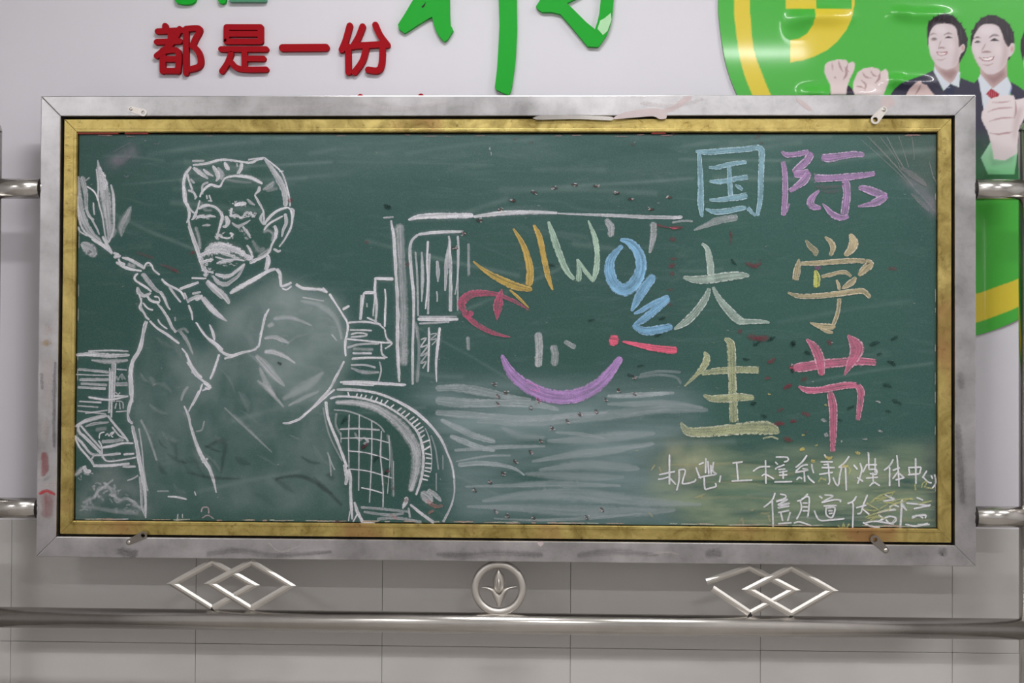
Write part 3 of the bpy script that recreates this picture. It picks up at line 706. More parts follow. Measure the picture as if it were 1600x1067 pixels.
# fists
ppoly('380 600 388 562 440 555 505 535 528 565 540 600', (52, 44, 62), crop=K4)
ppoly('352 450 356 405 372 388 430 372 488 374 500 396 530 384 543 398 538 440 512 492 492 545 482 596 386 596 388 530 362 478', (224, 206, 206), crop=K4)
ppoly('525 570 535 510 560 452 600 426 650 420 690 430 704 448 735 430 752 455 748 520 722 592 712 600 538 600', (226, 208, 208), crop=K4)
for s_, w_ in (('440 380 452 420 470 450', 3), ('480 420 490 460 470 500', 4), ('400 390 404 440', 2), ('500 396 492 430 505 450', 2.5), ('590 450 610 480 650 490', 2.5), ('640 440 660 470 690 480', 2.5), ('700 450 694 490 670 520', 4), ('580 500 610 530 600 570', 3), ('550 540 580 545 600 555', 3), ('415 480 424 492', 3)):
    pline(s_, w_, (150, 108, 108), .7, K4)
ppoly('860 600 880 560 920 520 945 510 960 530 985 532 1010 560 1045 600', (222, 196, 194), crop=K4); pline('950 530 940 560 920 590', 3, (150, 108, 108), .7, K4)
ppoly('1395 880 1330 985 1345 1020 1375 1090 1540 1090 1560 950 1555 860', (176, 224, 190), crop=K4, grad=(225, 275, (122, 204, 140)))
ppoly('1398 900 1404 1000 1470 1005 1540 960 1530 1010 1400 1040 1385 985', (120, 170, 132), .6, 2, K4)
ppoly('1332 735 1338 700 1362 660 1372 625 1430 604 1500 592 1535 598 1545 625 1600 612 1640 640 1620 700 1580 780 1560 880 1556 960 1480 1002 1412 995 1395 900 1372 820 1345 770', (228, 216, 218), crop=K4)
for s_, w_ in (('1375 700 1430 680 1530 672', 2.6), ('1380 760 1450 740 1545 735', 2.6), ('1385 830 1440 838 1530 825', 3), ('1545 630 1550 690 1540 740', 3), ('1480 830 1515 830', 3.5), ('1400 640 1460 640 1520 632', 2)):
    pline(s_, w_, (176, 132, 138), .75, K4, 0)
ppoly('1545 690 1600 660 1560 800 1545 900 1530 840', SKD, .4, 3, K4); ppoly('1372 820 1400 905 1415 990 1400 920', SKD, .5, 2, K4)
# bubbles and creases in the film
BUB = [(1283, 27, 40, 12, 7.5), (1243, 33, 16, 14, 5), (1440, 24, 42, 10, 5.5), (1408, 20, 14, 8, 4), (1318, 147, 50, 10, 6.5), (1268, 146, 16, 8, 4), (1420, 130, 36, 9, 6), (1400, 124, 12, 7, 4)]
def bubble(x, y):
    h = np.zeros_like(x)
    for bx, by, sx, sy, hh in BUB: h = h+hh*np.exp(-np.abs((x-bx)/sx)**3-((y-by)/sy)**2)
    return h*.00205
gxp = np.arange(1105, 1741, 1.5); gyp = np.arange(548, -88, -1.5); PXg, PYg = np.meshgrid(gxp, gyp)
keep = inpoly(PXg, PYg, [tuple(p) for p in OUT])
wp = P(PXg, PYg, -PTH); edge_d = np.full(PXg.shape, 1e9)
for (x0, y0), (x1, y1) in zip(OUT, np.roll(OUT, -1, 0)):
    dx, dy = x1-x0, y1-y0; t = np.clip(((PXg-x0)*dx+(PYg-y0)*dy)/(dx*dx+dy*dy), 0, 1); edge_d = np.minimum(edge_d, np.hypot(PXg-x0-t*dx, PYg-y0-t*dy))
wp[..., 1] -= .0004 + bubble(PXg, PYg)*np.clip(edge_d/18, 0, 1)
ci = np.clip((PYg-CY0-.5), 0, CH-1.001); cj = np.clip(PXg-CX0-.5, 0, CW-1.001); i0 = ci.astype(int); j0 = cj.astype(int); fi = (ci-i0)[..., None]; fj = (cj-j0)[..., None]
ink = (cv[i0, j0]*(1-fj)+cv[i0, j0+1]*fj)*(1-fi)+(cv[i0+1, j0]*(1-fj)+cv[i0+1, j0+1]*fj)*fi
me = grid_mesh('printed_film', wp.reshape(-1, 3), len(gxp), len(gyp), keep)
set_attr(me, 'ink', np.concatenate([ink*INK, np.ones(ink.shape[:2]+(1,))], -1).reshape(-1, 4))
for p in me.polygons: p.use_smooth = True
o = link('printed_film', me, M['print'], poster); o['label'] = 'printed film with two smiling men, fists and yellow border'

# ------------------------------------------------------------------ chalk: ribbons lying on the board
CRP = dict(A=(100, 200, .18744), B=(270, 230, .20619), C=(100, 380, .2343), D=(300, 400, .2343), E=(100, 580, .2343), F=(350, 580, .2343), G=(500, 570, .2343), H=(500, 320, .2812), I=(700, 280, .35614),
           J=(1050, 210, .18744), K=(1210, 210, .18744), L=(1040, 360, .18744), M=(1210, 350, .18744), N=(1040, 510, .18744), O=(1210, 510, .18744), Q=(680, 560, .26875), R=(1010, 690, .15), S=(1240, 690, .15), Z=(0, 0, 1.))
WHITE = (240, 239, 246); GREYC = (190, 200, 204)
_layer = [0]
class Chalk:
    def __init__(s, name, label, parent=None, y=BY, kind=None):
        s.name, s.label, s.parent, s.y, s.kind = name, label, parent or board, y, kind
        s.v, s.f, s.a, s.b, s.c, s.n = [], [], [], [], [], 0
    def st(s, crop, path, w=4., op=.85, col=WHITE, soft=.35, edge=0., rough=.35, jit=.25, halo=None):
        if halo is None: halo = col == WHITE and op >= .7 and soft <= .4
        if halo:
            s.st(crop, path, ' '.join('%.2f' % (float(t)*2.0+3.5) for t in str(w).split()), .2*op, GREYC, soft=1., rough=.15, jit=.4, halo=False)
        x0, y0, k = CRP[crop]
        p = np.array([float(t) for t in path.split()]).reshape(-1, 2)*k+np.array([x0, y0])
        ws = np.array([float(t) for t in str(w).split()])
        cl = np.concatenate([[0], np.cumsum(np.hypot(*np.diff(p, axis=0).T))]); tot = max(cl[-1], 1e-6)
        wp = np.interp(cl/tot, np.linspace(0, 1, len(ws)), ws) if len(ws) != len(p) else ws
        q = spline(np.column_stack([p, wp]), step=3.)
        n = len(q); t = np.gradient(q[:, :2], axis=0); t /= np.hypot(t[:, 0], t[:, 1])[:, None]+1e-9
        nn = np.column_stack([-t[:, 1], t[:, 0]])
        hw = np.maximum(q[:, 2]/2, .35)*(1+jit*(rng.random(n)-.5)*.6)
        ln = np.concatenate([[0], np.cumsum(np.hypot(*np.diff(q[:, :2], axis=0).T))]); T = ln[-1]
        # pad both ends a little so that the stroke finishes round
        e = np.minimum(ln, T-ln)/np.maximum(hw, .8)+.12
        seed = rng.random(); y = s.y-.0004-1.5e-6*_layer[0]; _layer[0] += 1
        base = s.n
        Lp = q[:, :2]+nn*hw[:, None]; Rp = q[:, :2]-nn*hw[:, None]
        vv = np.empty((n, 3, 3)); vv[:, 0] = P(Lp[:, 0], Lp[:, 1], y); vv[:, 1] = P(q[:, 0], q[:, 1], y); vv[:, 2] = P(Rp[:, 0], Rp[:, 1], y)
        s.v.append(vv.reshape(-1, 3))
        s.a.append(np.tile([*lin(col), op], (n*3, 1)))
        b = np.empty((n, 3, 4)); b[..., 0] = [1, 0, -1]; b[..., 1] = np.minimum(e, 3)[:, None]; b[..., 2] = edge; b[..., 3] = soft
        s.b.append(b.reshape(-1, 4))
        c = np.empty((n, 3, 4)); c[..., 0] = (ln*.002)[:, None]; c[..., 1] = seed; c[..., 2] = rough; c[..., 3] = 1
        s.c.append(c.reshape(-1, 4))
        i = base+np.arange(n-1)[:, None]*3+np.array([[0, 1]]); i = i.reshape(-1)
        s.f.append(np.stack([i, i+3, i+4, i+1], -1)); s.n += n*3
        if halo and T > 12:
            wm = float(ws.mean()); off = rng.uniform(-.45, .45)*wm
            sel = np.unique(np.linspace(int(rng.uniform(0, .25)*n), max(int(rng.uniform(.7, 1.)*n)-1, 2), max(3, n//5)).astype(int).clip(0, n-1))
            if len(sel) > 2:
                pp = q[sel, :2]+nn[sel]*(off+rng.uniform(-.18, .18, len(sel))*wm)[:, None]
                s.st('Z', ' '.join('%.2f %.2f' % tuple(r) for r in pp), max(1., wm*.33), min(1., op*1.05), (250, 249, 254), soft=.5, rough=.6, jit=.8, halo=False)
        return s
    def many(s, crop, rows, **kw):
        """rows of 'path | width | opacity'"""
        for r in rows.strip().split('\n'):
            q = [t.strip() for t in r.split('|')]; k = dict(kw)
            if len(q) > 1 and q[1]: k['w'] = q[1]
            if len(q) > 2 and q[2]: k['op'] = float(q[2])
            if len(q) > 3 and q[3]: k['soft'] = float(q[3])
            s.st(crop, q[0], **k)
        return s
    def dabs(s, crop, poly, n, L=5., w=3., op=.8, ang=0., spread=1.2, col=WHITE, soft=.5):
        """short broken dabs scattered inside an outline"""
        x0, y0, k = CRP[crop]; v = np.array([float(t) for t in poly.split()]).reshape(-1, 2)
        lo, hi = v.min(0), v.max(0); pts = [tuple(p) for p in v]; made = 0
        while made < n:
            p = lo+rng.random(2)*(hi-lo)
            if not inpoly(np.array([p[0]]), np.array([p[1]]), pts)[0]: continue
            a = ang+rng.uniform(-spread, spread); l = L*rng.uniform(.5, 1.3)/k/2
            s.st(crop, '%f %f %f %f %f %f' % (p[0]-l*math.cos(a), p[1]-l*math.sin(a), p[0]+rng.uniform(-.4, .4)*l, p[1]+rng.uniform(-.4, .4)*l, p[0]+l*math.cos(a), p[1]+l*math.sin(a)), w*rng.uniform(.5, 1.3), op*rng.uniform(.5, 1.15), col, soft=soft, rough=1., jit=1.)
            made += 1
        return s
    def done(s):
        v = np.concatenate(s.v); f = np.concatenate(s.f)
        me = bpy.data.meshes.new(s.name); me.vertices.add(len(v)); me.vertices.foreach_set('co', v.astype(np.float32).ravel())
        me.loops.add(f.size); me.loops.foreach_set('vertex_index', f.astype(np.int32).ravel())
        me.polygons.add(len(f)); me.polygons.foreach_set('loop_start', np.arange(0, f.size, 4, dtype=np.int32)); me.polygons.foreach_set('loop_total', np.full(len(f), 4, np.int32))
        me.update(calc_edges=True)
        for nme, arr in (('ca', s.a), ('cb', s.b), ('cc', s.c)): set_attr(me, nme, np.concatenate(arr))
        o = link(s.name, me, M['chalk'], s.parent)
        if s.label: o['label'] = s.label
        if s.kind: o['kind'] = s.kind
        return o

# --- broad grey ground strokes
g = Chalk('chalk_ground', 'broad grey side-of-chalk strokes forming the ground')
g.many('Q', '''0 175 100 170 200 180 310 200 450 230 560 240|10 14 16 16 12 6|.6
0 240 100 255 250 260 420 260 600 270 720 300|14 18 16 14 12 5|.6
0 315 150 325 300 335 500 350 650 345 800 330 1000 315|10 14 12 12 11 10 5|.55
400 360 500 375 700 360 900 340 1100 320 1300 290 1590 300|5 14 18 20 22 22 8|.42|.6
1000 220 1150 215 1300 205 1390 200|6 10 8 4|.7
1000 265 1150 265 1350 255 1560 285|5 10 9 4|.4
1190 95 1300 75 1430 80|5|.35
1180 110 1300 95 1400 110 1430 150|5|.32
30 355 130 405 230 450 350 485|7 12 12 8|.7
85 450 160 480 250 515 350 535|8 11 11 6|.7
110 535 250 525 400 515 640 510|5 8 8 4|.6
120 600 250 575 350 565 440 565|3 4 4 3|.6
130 620 260 610 380 620 460 640 520 680|8 9 8 6 3|.72
170 745 400 740 700 730 1080 740|4 8 14 5|.45|.6
600 650 850 620 1050 630 1190 640|6 20 20 8|.42|.6
560 600 800 560 1000 540 1270 490|5 16 16 5|.45|.6
650 480 900 470 1100 450 1280 435|6 20 20 8|.42|.6
700 430 850 440 980 465|4 7 4|.5
1130 520 1220 510 1275 495|3 5 3|.5
270 830 500 800 800 790 1200 830 1550 850|6 18 26 22 6|.42|.6
180 860 500 870 900 890 1200 890 1400 880|5 16 24 20 6|.42|.6
340 930 600 940 950 925 1200 900|3 5 6 3|.45
520 670 700 680 900 690 1100 690|6 18 18 5|.36|.6
380 400 500 450 640 460|8 20 8|.35|.9
240 370 340 365 480 390|5 12 6|.4''', col=GREYC, rough=.3)
g.done()

st = Chalk('chalk_wash', 'faint yellowish wiped streaks behind the small writing', kind='stuff')
for k in range(34):
    x = rng.uniform(1030, 1400); y = rng.uniform(706, 818); L = rng.uniform(50, 190); x1 = min(x+L, 1462)
    st.st('Z', '%f %f %f %f %f %f' % (x, y, (x+x1)/2, y+rng.uniform(-4, 4), x1, y+rng.uniform(-9, 7)), '4 %f 4' % rng.uniform(6, 15), rng.uniform(.12, .3), [(186, 194, 158), (176, 190, 176), (200, 194, 150), (64, 104, 92)][k % 4], soft=.8, rough=.3)
st.done()

# --- portrait
c = Chalk('chalk_face', 'white chalk outline of a moustached man\'s head with short swept hair')
c.many('B', '''150 135 250 125 370 95 480 105 590 118 640 95 690 85|3 5 5 4 4 4 3
145 105 195 103 240 103|4|.6
570 95 620 88 690 78|3|.7
140 145 100 200 82 280 95 350 100 420 140 480 165 500|4 6 6 6 6 4 3
80 290 90 400 115 450 125 520 105 575|5 6 6 5 3
110 200 125 260 150 330|4|.8
130 240 165 275|4|.6
115 325 160 345 175 385|4|.7
185 370 165 395|3|.6
695 85 750 160 800 240 840 320 855 400 850 450|4 9 12 12 10 8|.62
690 75 760 130 830 200 870 320 885 400 888 450|2 3 3 3 3 3|.8
805 185 840 180|2|.8
205 380 215 350 250 305 290 285 330 295 360 295 380 255 405 230 470 218 540 220 600 235 650 260 680 278|3 3 4 5 5 4 3 4 5 6 7 6 4
225 360 225 290 270 265|4|.6
155 150 200 190 270 240|3 9 3|.7
230 165 260 195 310 220|3 6 2|.75
300 140 335 190 345 230 325 260|4 9 8 2|.8
340 150 375 200 365 250|3 8 5|.5
390 110 410 150 430 175|3 9 3|.8
520 120 515 160 485 205|7 6 3|.8
485 120 490 150|3|.6
655 295 650 330 620 360|6 6 3|.7
620 360 650 420 685 480 690 530 690 585|3|.8
690 490 665 540 690 590|3 6 2|.7
680 325 740 290 770 255|4 14 3|.4|.9
700 330 800 310|8|.3|.9
255 360 260 395|3|.7
275 360 290 405|3|.7
265 405 300 408|3|.7
195 470 230 445 270 440 320 455 360 490 375 530 360 590 345 640 330 680|4 6 5 4 5 7 5 4 3
205 400 190 460 165 510 150 550|3|.8
185 480 170 530 140 550|3|.7
220 595 260 590 290 590|3 7 3|.5|.8
235 508 250 512|3|.8
120 545 130 610 160 700 185 770 205 840|3 5 7 7 6|.8
170 600 200 690 205 780|8|.45|.9
465 440 510 430 560 425|5 8 5|.95
430 405 440 430|3
560 390 590 420 625 440|5 8 2|.55|.7
445 460 440 510 470 520|4|.85
445 570 490 600 540 580 590 550|4 7 6 2|.6|.6
395 520 420 560 400 600 375 600|5 8 6 3|.7
430 650 455 660 440 680|4
385 685 410 690 440 685|3|.8
320 830 400 850 480 850 545 860|3|.8
330 880 400 860 460 860|3 6 3|.8
320 960 370 975 430 975 480 940 530 900 545 880|4 7 7 6 6 4|.8
300 970 340 1020 400 1040 450 1010 500 970 540 900|3 8 9 7 5 3|.6
580 880 640 850 700 820 730 790 750 740 770 700 785 640 770 590|6 6 5 5 4 4 6 5
640 840 690 800 740 770|8|.4|.9
720 810 730 870 710 930|4 5 5|.8
760 770 800 790 820 780|4|.8
695 590 720 545 780 490 850 460 885 465 905 520 900 590 880 640 840 710 805 755|3 5 5 4 3 4 4 4 3 3
885 465 915 480 905 560|3 5 3|.6
690 630 730 580 790 545 835 520|4 4 4 3|.8
850 500 860 570 840 620 825 680|6 7 6 3|.65
785 640 775 700|6|.8
680 650 720 630 760 660 750 720|8|.35|.9''')
c.many('B', '''180 530 210 520 245 528 280 520 330 528|4 5 5 5 2
430 520 480 515 520 535 560 495 600 510 625 525|4 4 5 5 4 5
530 600 560 640 590 690|4 6 3|.8
250 790 290 750 350 740 400 750 460 770 520 800 580 840 610 850|6 10 12 13 13 12 9 4|.95
200 830 240 810 300 790 380 785 440 800|5 8 9 9 5|.9
560 740 590 790 605 840|4 6 5|.9
330 700 345 665 385 690|4
215 880 260 860 310 850|6|.9
240 900 260 940 310 950|4|.9
190 800 215 870 230 920 250 950 240 980|5 7 6 5 4|.9
360 800 440 820 510 850|4 6 4|.8
230 970 270 960|4''', rough=.9, jit=.9)
c.dabs('B', '215 800 300 735 400 735 500 760 600 820 615 855 540 850 450 805 340 800 260 840 215 850', 75, 6, 3.6, .8, .3)
c.dabs('B', '195 840 300 830 330 880 280 900 300 960 250 990 215 900', 26, 5, 3, .75, 1.2)
c.dabs('B', '330 840 520 840 500 900 360 900', 16, 6, 3, .6, .1, .5)
c.dabs('B', '425 400 460 400 560 410 560 445 470 455 460 520 430 520', 14, 5, 3, .85, .4)
c.dabs('B', '430 500 630 490 630 530 430 540', 14, 5, 3, .8, .1, .6)
c.dabs('B', '175 515 335 515 335 540 175 545', 12, 5, 2.8, .75, .1, .5)
c.dabs('B', '365 480 410 520 410 590 380 600', 8, 6, 3, .6, 1.3, .4)
c.dabs('B', '320 655 470 640 490 700 330 700', 12, 4.5, 2.6, .75, .3)
c.dabs('B', '450 580 540 590 600 690 560 700 500 620', 10, 6, 3, .5, .8, .5)
c.dabs('B', '270 900 330 960 420 960 440 1000 330 1010 280 960', 12, 5, 3, .6, .5)
c.many('B', '''215 410 240 470 300 480|5 8 5|.25|.9
600 700 650 780 700 760|6 14 8|.25|.9
400 240 480 260 600 270|4 8 4|.2|.9''')
c.done()

c = Chalk('chalk_coat', 'white chalk outline of the man\'s long coat and collar')
c.many('D', '''100 160 160 215 220 270 250 320|3 8 10 5|.75
60 270 110 330 170 390 235 435|4 10 9 3|.7
20 290 50 280 70 260|6|.8
0 250 60 240|4|.7
250 250 300 220 370 180 440 140 510 100 560 85|5 9 9 8 6 5|.85
560 85 585 110 590 160 595 205|7 7 6 5|.8
590 205 640 190 665 175|5
600 215 630 225 665 200|3
490 95 500 30 505 0|5|.75
690 190 740 215 800 220 860 225 905 245|4 6 6 6 5
870 210 900 240|4
735 275 820 290 880 300|3|.5
915 250 960 320 1000 385 1035 445 1035 510 1022 570 1022 630 1025 670|5 4 4 4 4 5 4 3|.95
1005 360 1050 335|3
1015 700 980 770 940 850 900 910 850 960 790 1025 740 1062|4|.95
515 350 490 400 470 480 455 550 445 600 425 610|3 4 4 4 4 5|.95
25 440 60 490 110 555 160 595 200 640 260 665 330 645 400 630 430 615|3 3 4 5 5 6 5 4 5|.9
120 460 140 510 150 560|2 5 4|.8
215 685 270 670 300 660|4
185 655 160 720 145 770 120 825|3 3 4 3|.95
75 840 100 850 125 875 85 880|4
70 850 50 910 0 1000|3|.95
480 550 540 540 600 560 650 580|5 8 9 3|.55|.6
480 640 540 640 620 670 690 715|8 10 8 3|.65|.6
420 660 480 720 540 790 620 870|10 18 16 4|.5|.8
450 740 500 860 560 940|5 14 6|.4|.8
540 420 640 410 720 430 800 465|8 10 8 3|.4|.8
500 470 550 450|9|.45|.8
930 520 965 565|3|.6
600 960 700 900 800 840 880 770|8 20 20 6|.3|.9
640 1000 760 940 850 900|4 9 4|.35|.8
720 300 850 330 960 420 1000 560|6 12 12 6|.28|.9''')
c.many('F', '''740 120 700 150 650 195 600 235 550 280 500 320 430 345 390 345|4 4 4 4 4 5 4 3|.95
220 60 300 130 400 240|6 10 4|.4|.8
0 240 150 380 320 540|3 6 3|.3|.8''')
c.many('C', '''555 520 530 600 515 680 490 740 460 790 445 870 445 960 455 1065|4 5 7 6 6 8 7 6|.85
770 305 830 285 900 260|4 6 4|.8
820 390 870 360 910 350|6|.7
920 360 980 430 1060 500|9 10 6|.65
950 250 1000 310 1060 370|10 9 6|.65
850 230 950 235|3|.8
800 330 830 400|3|.8''')
c.done()
c = Chalk('chalk_coat_skirt', 'white chalk edges and sleeve fold of the lower coat')
c.many('E', '''440 0 450 60 455 160 430 240 430 320 460 350|6 6 5 4 5 5|.8
460 160 440 250 425 310|3|.8
455 360 480 470 500 580 520 680 540 800 545 880 545 980|5 7 8 8 6 4 2|.75
500 380 520 520 530 640 545 740 560 800|3|.6
505 700 515 800 520 900 540 970|4 5 4 2|.6
510 320 550 400 580 480 620 600|6|.35|.9''')
c.done()
c = Chalk('chalk_sleeve', 'white chalk fold line of the hanging sleeve')
c.many('E', '''900 130 870 190 830 270|3|.9
800 230 830 300 850 390 880 480 920 570 970 650 1000 740 1015 810|3 5 4 6 8 7 5 2|.85
920 130 960 110 985 105|3
850 0 920 60 980 100|4|.8
780 200 800 140 830 100|4 8 4|.4|.8
880 400 920 390 935 330|3|.35
920 610 960 580|4|.8''')
c.done()

c = Chalk('chalk_coat_shading', 'soft grey rubbed chalk filling the coat', kind='stuff')
for k in range(64):
    x, y = rng.uniform(225, 540), rng.uniform(470, 800)
    if not inpoly(np.array([x]), np.array([y]), [(236, 515), (285, 545), (330, 570), (352, 480), (440, 440), (525, 475), (538, 560), (500, 630), (530, 780), (245, 790), (215, 640)])[0]: continue
    a = rng.uniform(.3, 1.2) if x < 430 or y > 640 else rng.uniform(-.5, .6); L = rng.uniform(14, 46)
    dx, dy = math.cos(a)*L/2, math.sin(a)*L/2; b = rng.uniform(-6, 6)
    dark = y > 690 and rng.random() < .6
    c.st('Z', '%f %f %f %f %f %f' % (x-dx, y-dy, x-b*math.sin(a), y+b*math.cos(a), x+dx, y+dy), '3 %f 3' % rng.uniform(6, 18), rng.uniform(.1, .3)*(1.2 if dark else 1), (44, 62, 58) if dark else (176, 188, 190), soft=.9, rough=.3, halo=False)
c.many('Z', '''430 748 470 744 505 762 535 790|6 10 12 6|.4|.9
290 738 330 746 375 748|4 8 4|.35|.9
320 700 350 690 345 740|6 14 6|.3|.9''', col=(48, 50, 52), rough=.4, halo=False)
c.done()
c = Chalk('chalk_hand', 'white chalk drawing of the raised hand holding a pen')
c.many('C', '''235 5 270 10 300 50 320 75|3|.8
280 0 310 45 325 70|3|.8
330 95 360 85 380 90|7|.85
345 125 400 155 460 175 520 185|5 5 4 4|.85
385 95 440 110 500 145 540 170|4 6 6 5|.8
420 140 480 160|9|.55|.8
365 100 375 130 410 140|4|.9
520 200 560 250 600 300 640 330|8 9 8 5|.6
535 170 545 140 565 130 585 150 600 180 640 212|3.5|.95
495 200 470 225 480 250 510 270 550 295 585 325|4|.95
490 290 500 330 540 350 580 330|5 8 7 4|.7
500 340 515 390 505 430 530 460 550 495 570 510|3 4 5 4 4 4|.95
525 395 560 435 595 445|3|.95
555 350 570 375 600 390 640 395|4 5 5 4|.9
600 355 630 360 640 390|3
640 320 670 370 690 420 710 445|6 6 4 3|.75
620 400 660 450 690 500 720 560 750 595|3 4 4 5 6|.85
650 235 680 270 720 290 780 325 805 375|4 4 4 4 3|.95
700 285 740 345 780 395|3 4 3|.9
830 410 850 460 858 515|4 4 3|.9
885 530 920 590 950 625 1000 660 1060 715|3 3 3 5 6|.9
625 505 645 540 690 572|3|.95
570 515 620 565 690 610 770 670|4 4 5 4|.9
785 700 820 745 840 800 880 860 920 900|3 4 6 6 5|.9
820 790 860 850 885 890|4|.7
770 580 820 650 860 740|8 8 4|.45|.8
750 590 800 570 830 600|6|.4|.8
970 540 990 590 1005 650|2 5 3|.75
1035 740 1010 820 975 905|3 4 3|.95
930 930 975 965 940 970|4|.9
740 490 742 520|3|.4''')
c.done()

c = Chalk('chalk_plant', 'white chalk tuft of long upright leaves at the top of the pen')
c.many('A', '''280 265 300 400 340 560 360 700 375 850 370 960|2 14 22 18 12 2|.6|.5
390 470 410 560 415 700 410 850 370 960|3 5 5 4 3|.75
270 340 285 480 285 600 320 740 345 900 370 960|3|.7
120 400 115 500 130 640 170 780 230 880 310 950|5 12 15 14 12 8|.6|.5
110 560 120 720 150 830 200 890 250 920|4|.85
150 400 180 540 190 680 230 760 270 830 295 890|10 9 6 4 4 3|.6
190 485 240 520 270 560 285 610|3|.95
245 620 248 680 255 725|3|.8
190 650 200 720 250 770|5|.6
230 920 300 960 350 1000 400 1040|6 7 6 5|.85
320 900 360 970 400 1040|5|.8
120 820 130 860 200 900|3|.85
560 650 520 740 480 820 480 910|5 18 20 3|.42|.8
140 960 200 1000 240 1040 200 1060|8 22 20 8|.65|.5
380 880 430 850 400 920|8|.35|.9
410 1040 460 1060|5
180 440 215 410|3|.5''')
c.st('A', '290 320 330 430 350 520', '5 14 10', .85, rough=1., soft=.5)
c.done()

c = Chalk('chalk_books', 'white chalk stack of books with a small squiggle on the cover')
c.many('E', '''75 370 130 340 210 315 290 295|4 6 6 5|.7
290 295 340 360 390 420 430 470|4|.75
100 350 95 400 140 440 200 500 250 550|4 5 6 6 5|.75
110 360 160 420 215 480 250 520|4|.7
140 370 200 350 300 340|3 6 3|.5
250 510 320 500 390 480 465 480|4 5 4 3|.85
250 470 330 465 400 455|7|.5
320 370 370 430 420 450|3|.7
230 460 250 500 255 580|3|.75
65 420 100 500 150 560 185 600 200 630|4 4 4 5 4|.85
75 430 130 490 180 550 240 560 380 550|4 5 4 4 5|.75
395 555 470 550|4|.8
190 630 270 630 350 625 440 615|5|.85
390 635 480 635|4|.75
260 560 270 590 320 600 480 575|3|.75
180 590 200 560|4|.7
235 450 240 415 270 405|2|.95
275 430 290 415 300 435|2|.95
300 435 315 410 335 405 315 430 330 440|2|.95
205 390 290 380|10|.3|.9
130 630 150 670 180 660|8|.75
70 700 130 640|10|.4|.9
120 880 200 840 240 780 330 790 350 870 420 850 520 920|8|.3|.8
200 850 230 800 280 760 330 720|5|.35|.8
260 740 300 770 330 830 380 860|6|.35|.8
110 900 200 910 330 930 500 950|6 12 8|.25|.9
420 730 460 715 495 695|3|.6''')
c.dabs('E', '110 800 240 740 340 740 380 800 500 860 530 950 300 930 120 930', 46, 9, 4, .34, .5, 1.2)
c.dabs('E', '75 640 170 610 190 690 90 720', 12, 8, 4, .5, .6)
c.done()
c = Chalk('chalk_shelf', 'white chalk shelf of horizontal bars behind the coat')
c.many('C', '''80 745 180 740 300 750 440 745|5 8 8 5|.8
160 720 300 715 430 720|3|.75
180 780 300 790 430 780|4 10 5|.5|.6
330 790 325 900 320 1060|8 8 7|.6
305 830 300 1060|2|.7
345 800 335 1060|2|.7
90 840 200 850 300 860|5|.55
80 875 200 880 300 880|2.5|.65
100 910 300 910|6|.55
110 935 290 945|5|.5
90 960 280 970|5|.65
160 1025 300 1045|3|.75
100 1055 250 1060|3|.6
350 840 420 845|3|.6
340 940 430 940|8|.5
330 1020 430 1020|3|.8
380 870 410 910|4|.4''')
c.many('E', '''310 0 300 280|3.5|.7
325 0 315 310|3.5|.7
165 175 300 190 430 165|3.5|.8
100 200 250 210|3|.65
90 230 230 240|3|.6
90 265 280 285|3|.6
140 280 290 260|3|.6
350 210 340 250|2.5|.6
370 205 375 255|2.5|.6
345 200 390 205 395 250|2.5|.6
330 155 345 140 360 155 375 140|2.5|.6
345 270 420 265|2|.7
350 30 360 60 375 30 390 60|3|.4''')
c.done()

c = Chalk('chalk_gate', 'white chalk building front with a tall column and upright window bars')
c.many('H', '''490 85 560 65 700 60 855 60|4 10 11 9|.85
395 85 410 200 415 300 425 450 430 600 430 800 440 985|4 5 5 5 6 6 4|.85
440 100 450 300 465 600 465 900|18|.42|.7
545 165 510 200 500 260 510 400 520 500 520 650 515 800 515 1000|5 5 6 6 6 5 5 4|.75
545 165 620 155 720 150 800 150|5 6 6 4|.75
530 260 540 400 545 620|4|.5
565 260 570 400 565 540|3 7 2|.6
600 200 595 320 600 430 585 580|4 4 4 2|.85
610 270 605 420 600 610|4|.6
650 310 655 370 655 430|4 8 2|.65
648 480 652 510 650 540|3|.6
715 170 720 220 705 320 695 480|3 6 9 3|.65
720 200 725 400 725 595|3 5 7|.75
765 170 770 250 765 400 750 500|4 4 3 2|.65
765 240 765 590|3.5|.5
825 210 825 400|6|.2|.8
540 635 640 635 770 635|6 8 5|.85
550 620 760 620|2|.6
550 660 640 655 720 650|4|.55
605 680 605 800 600 930|3 4 3|.85
665 680 655 780 645 880 648 985|4 6 4 2|.85
560 750 590 740 560 790 600 780 560 840 600 820 560 880 590 870 570 910|3|.65
610 720 650 715 615 750 650 745 620 780|2.5|.5
820 730 825 810|8|.4|.7
530 650 550 800 540 990|8|.35|.9
350 72 410 68|4|.5''')
c.many('I', '''110 165 230 150 350 145 480 148|5 9 8 5|.7
480 150 700 158 850 165 1025 168|3 6 7 6|.6
690 175 715 210 712 255|10 14 10|.42|.4
900 185 900 250 885 325|12 12 6|.42|.4''')
c.done()
c = Chalk('chalk_steps', 'white chalk steps and short level lines rising beside the column')
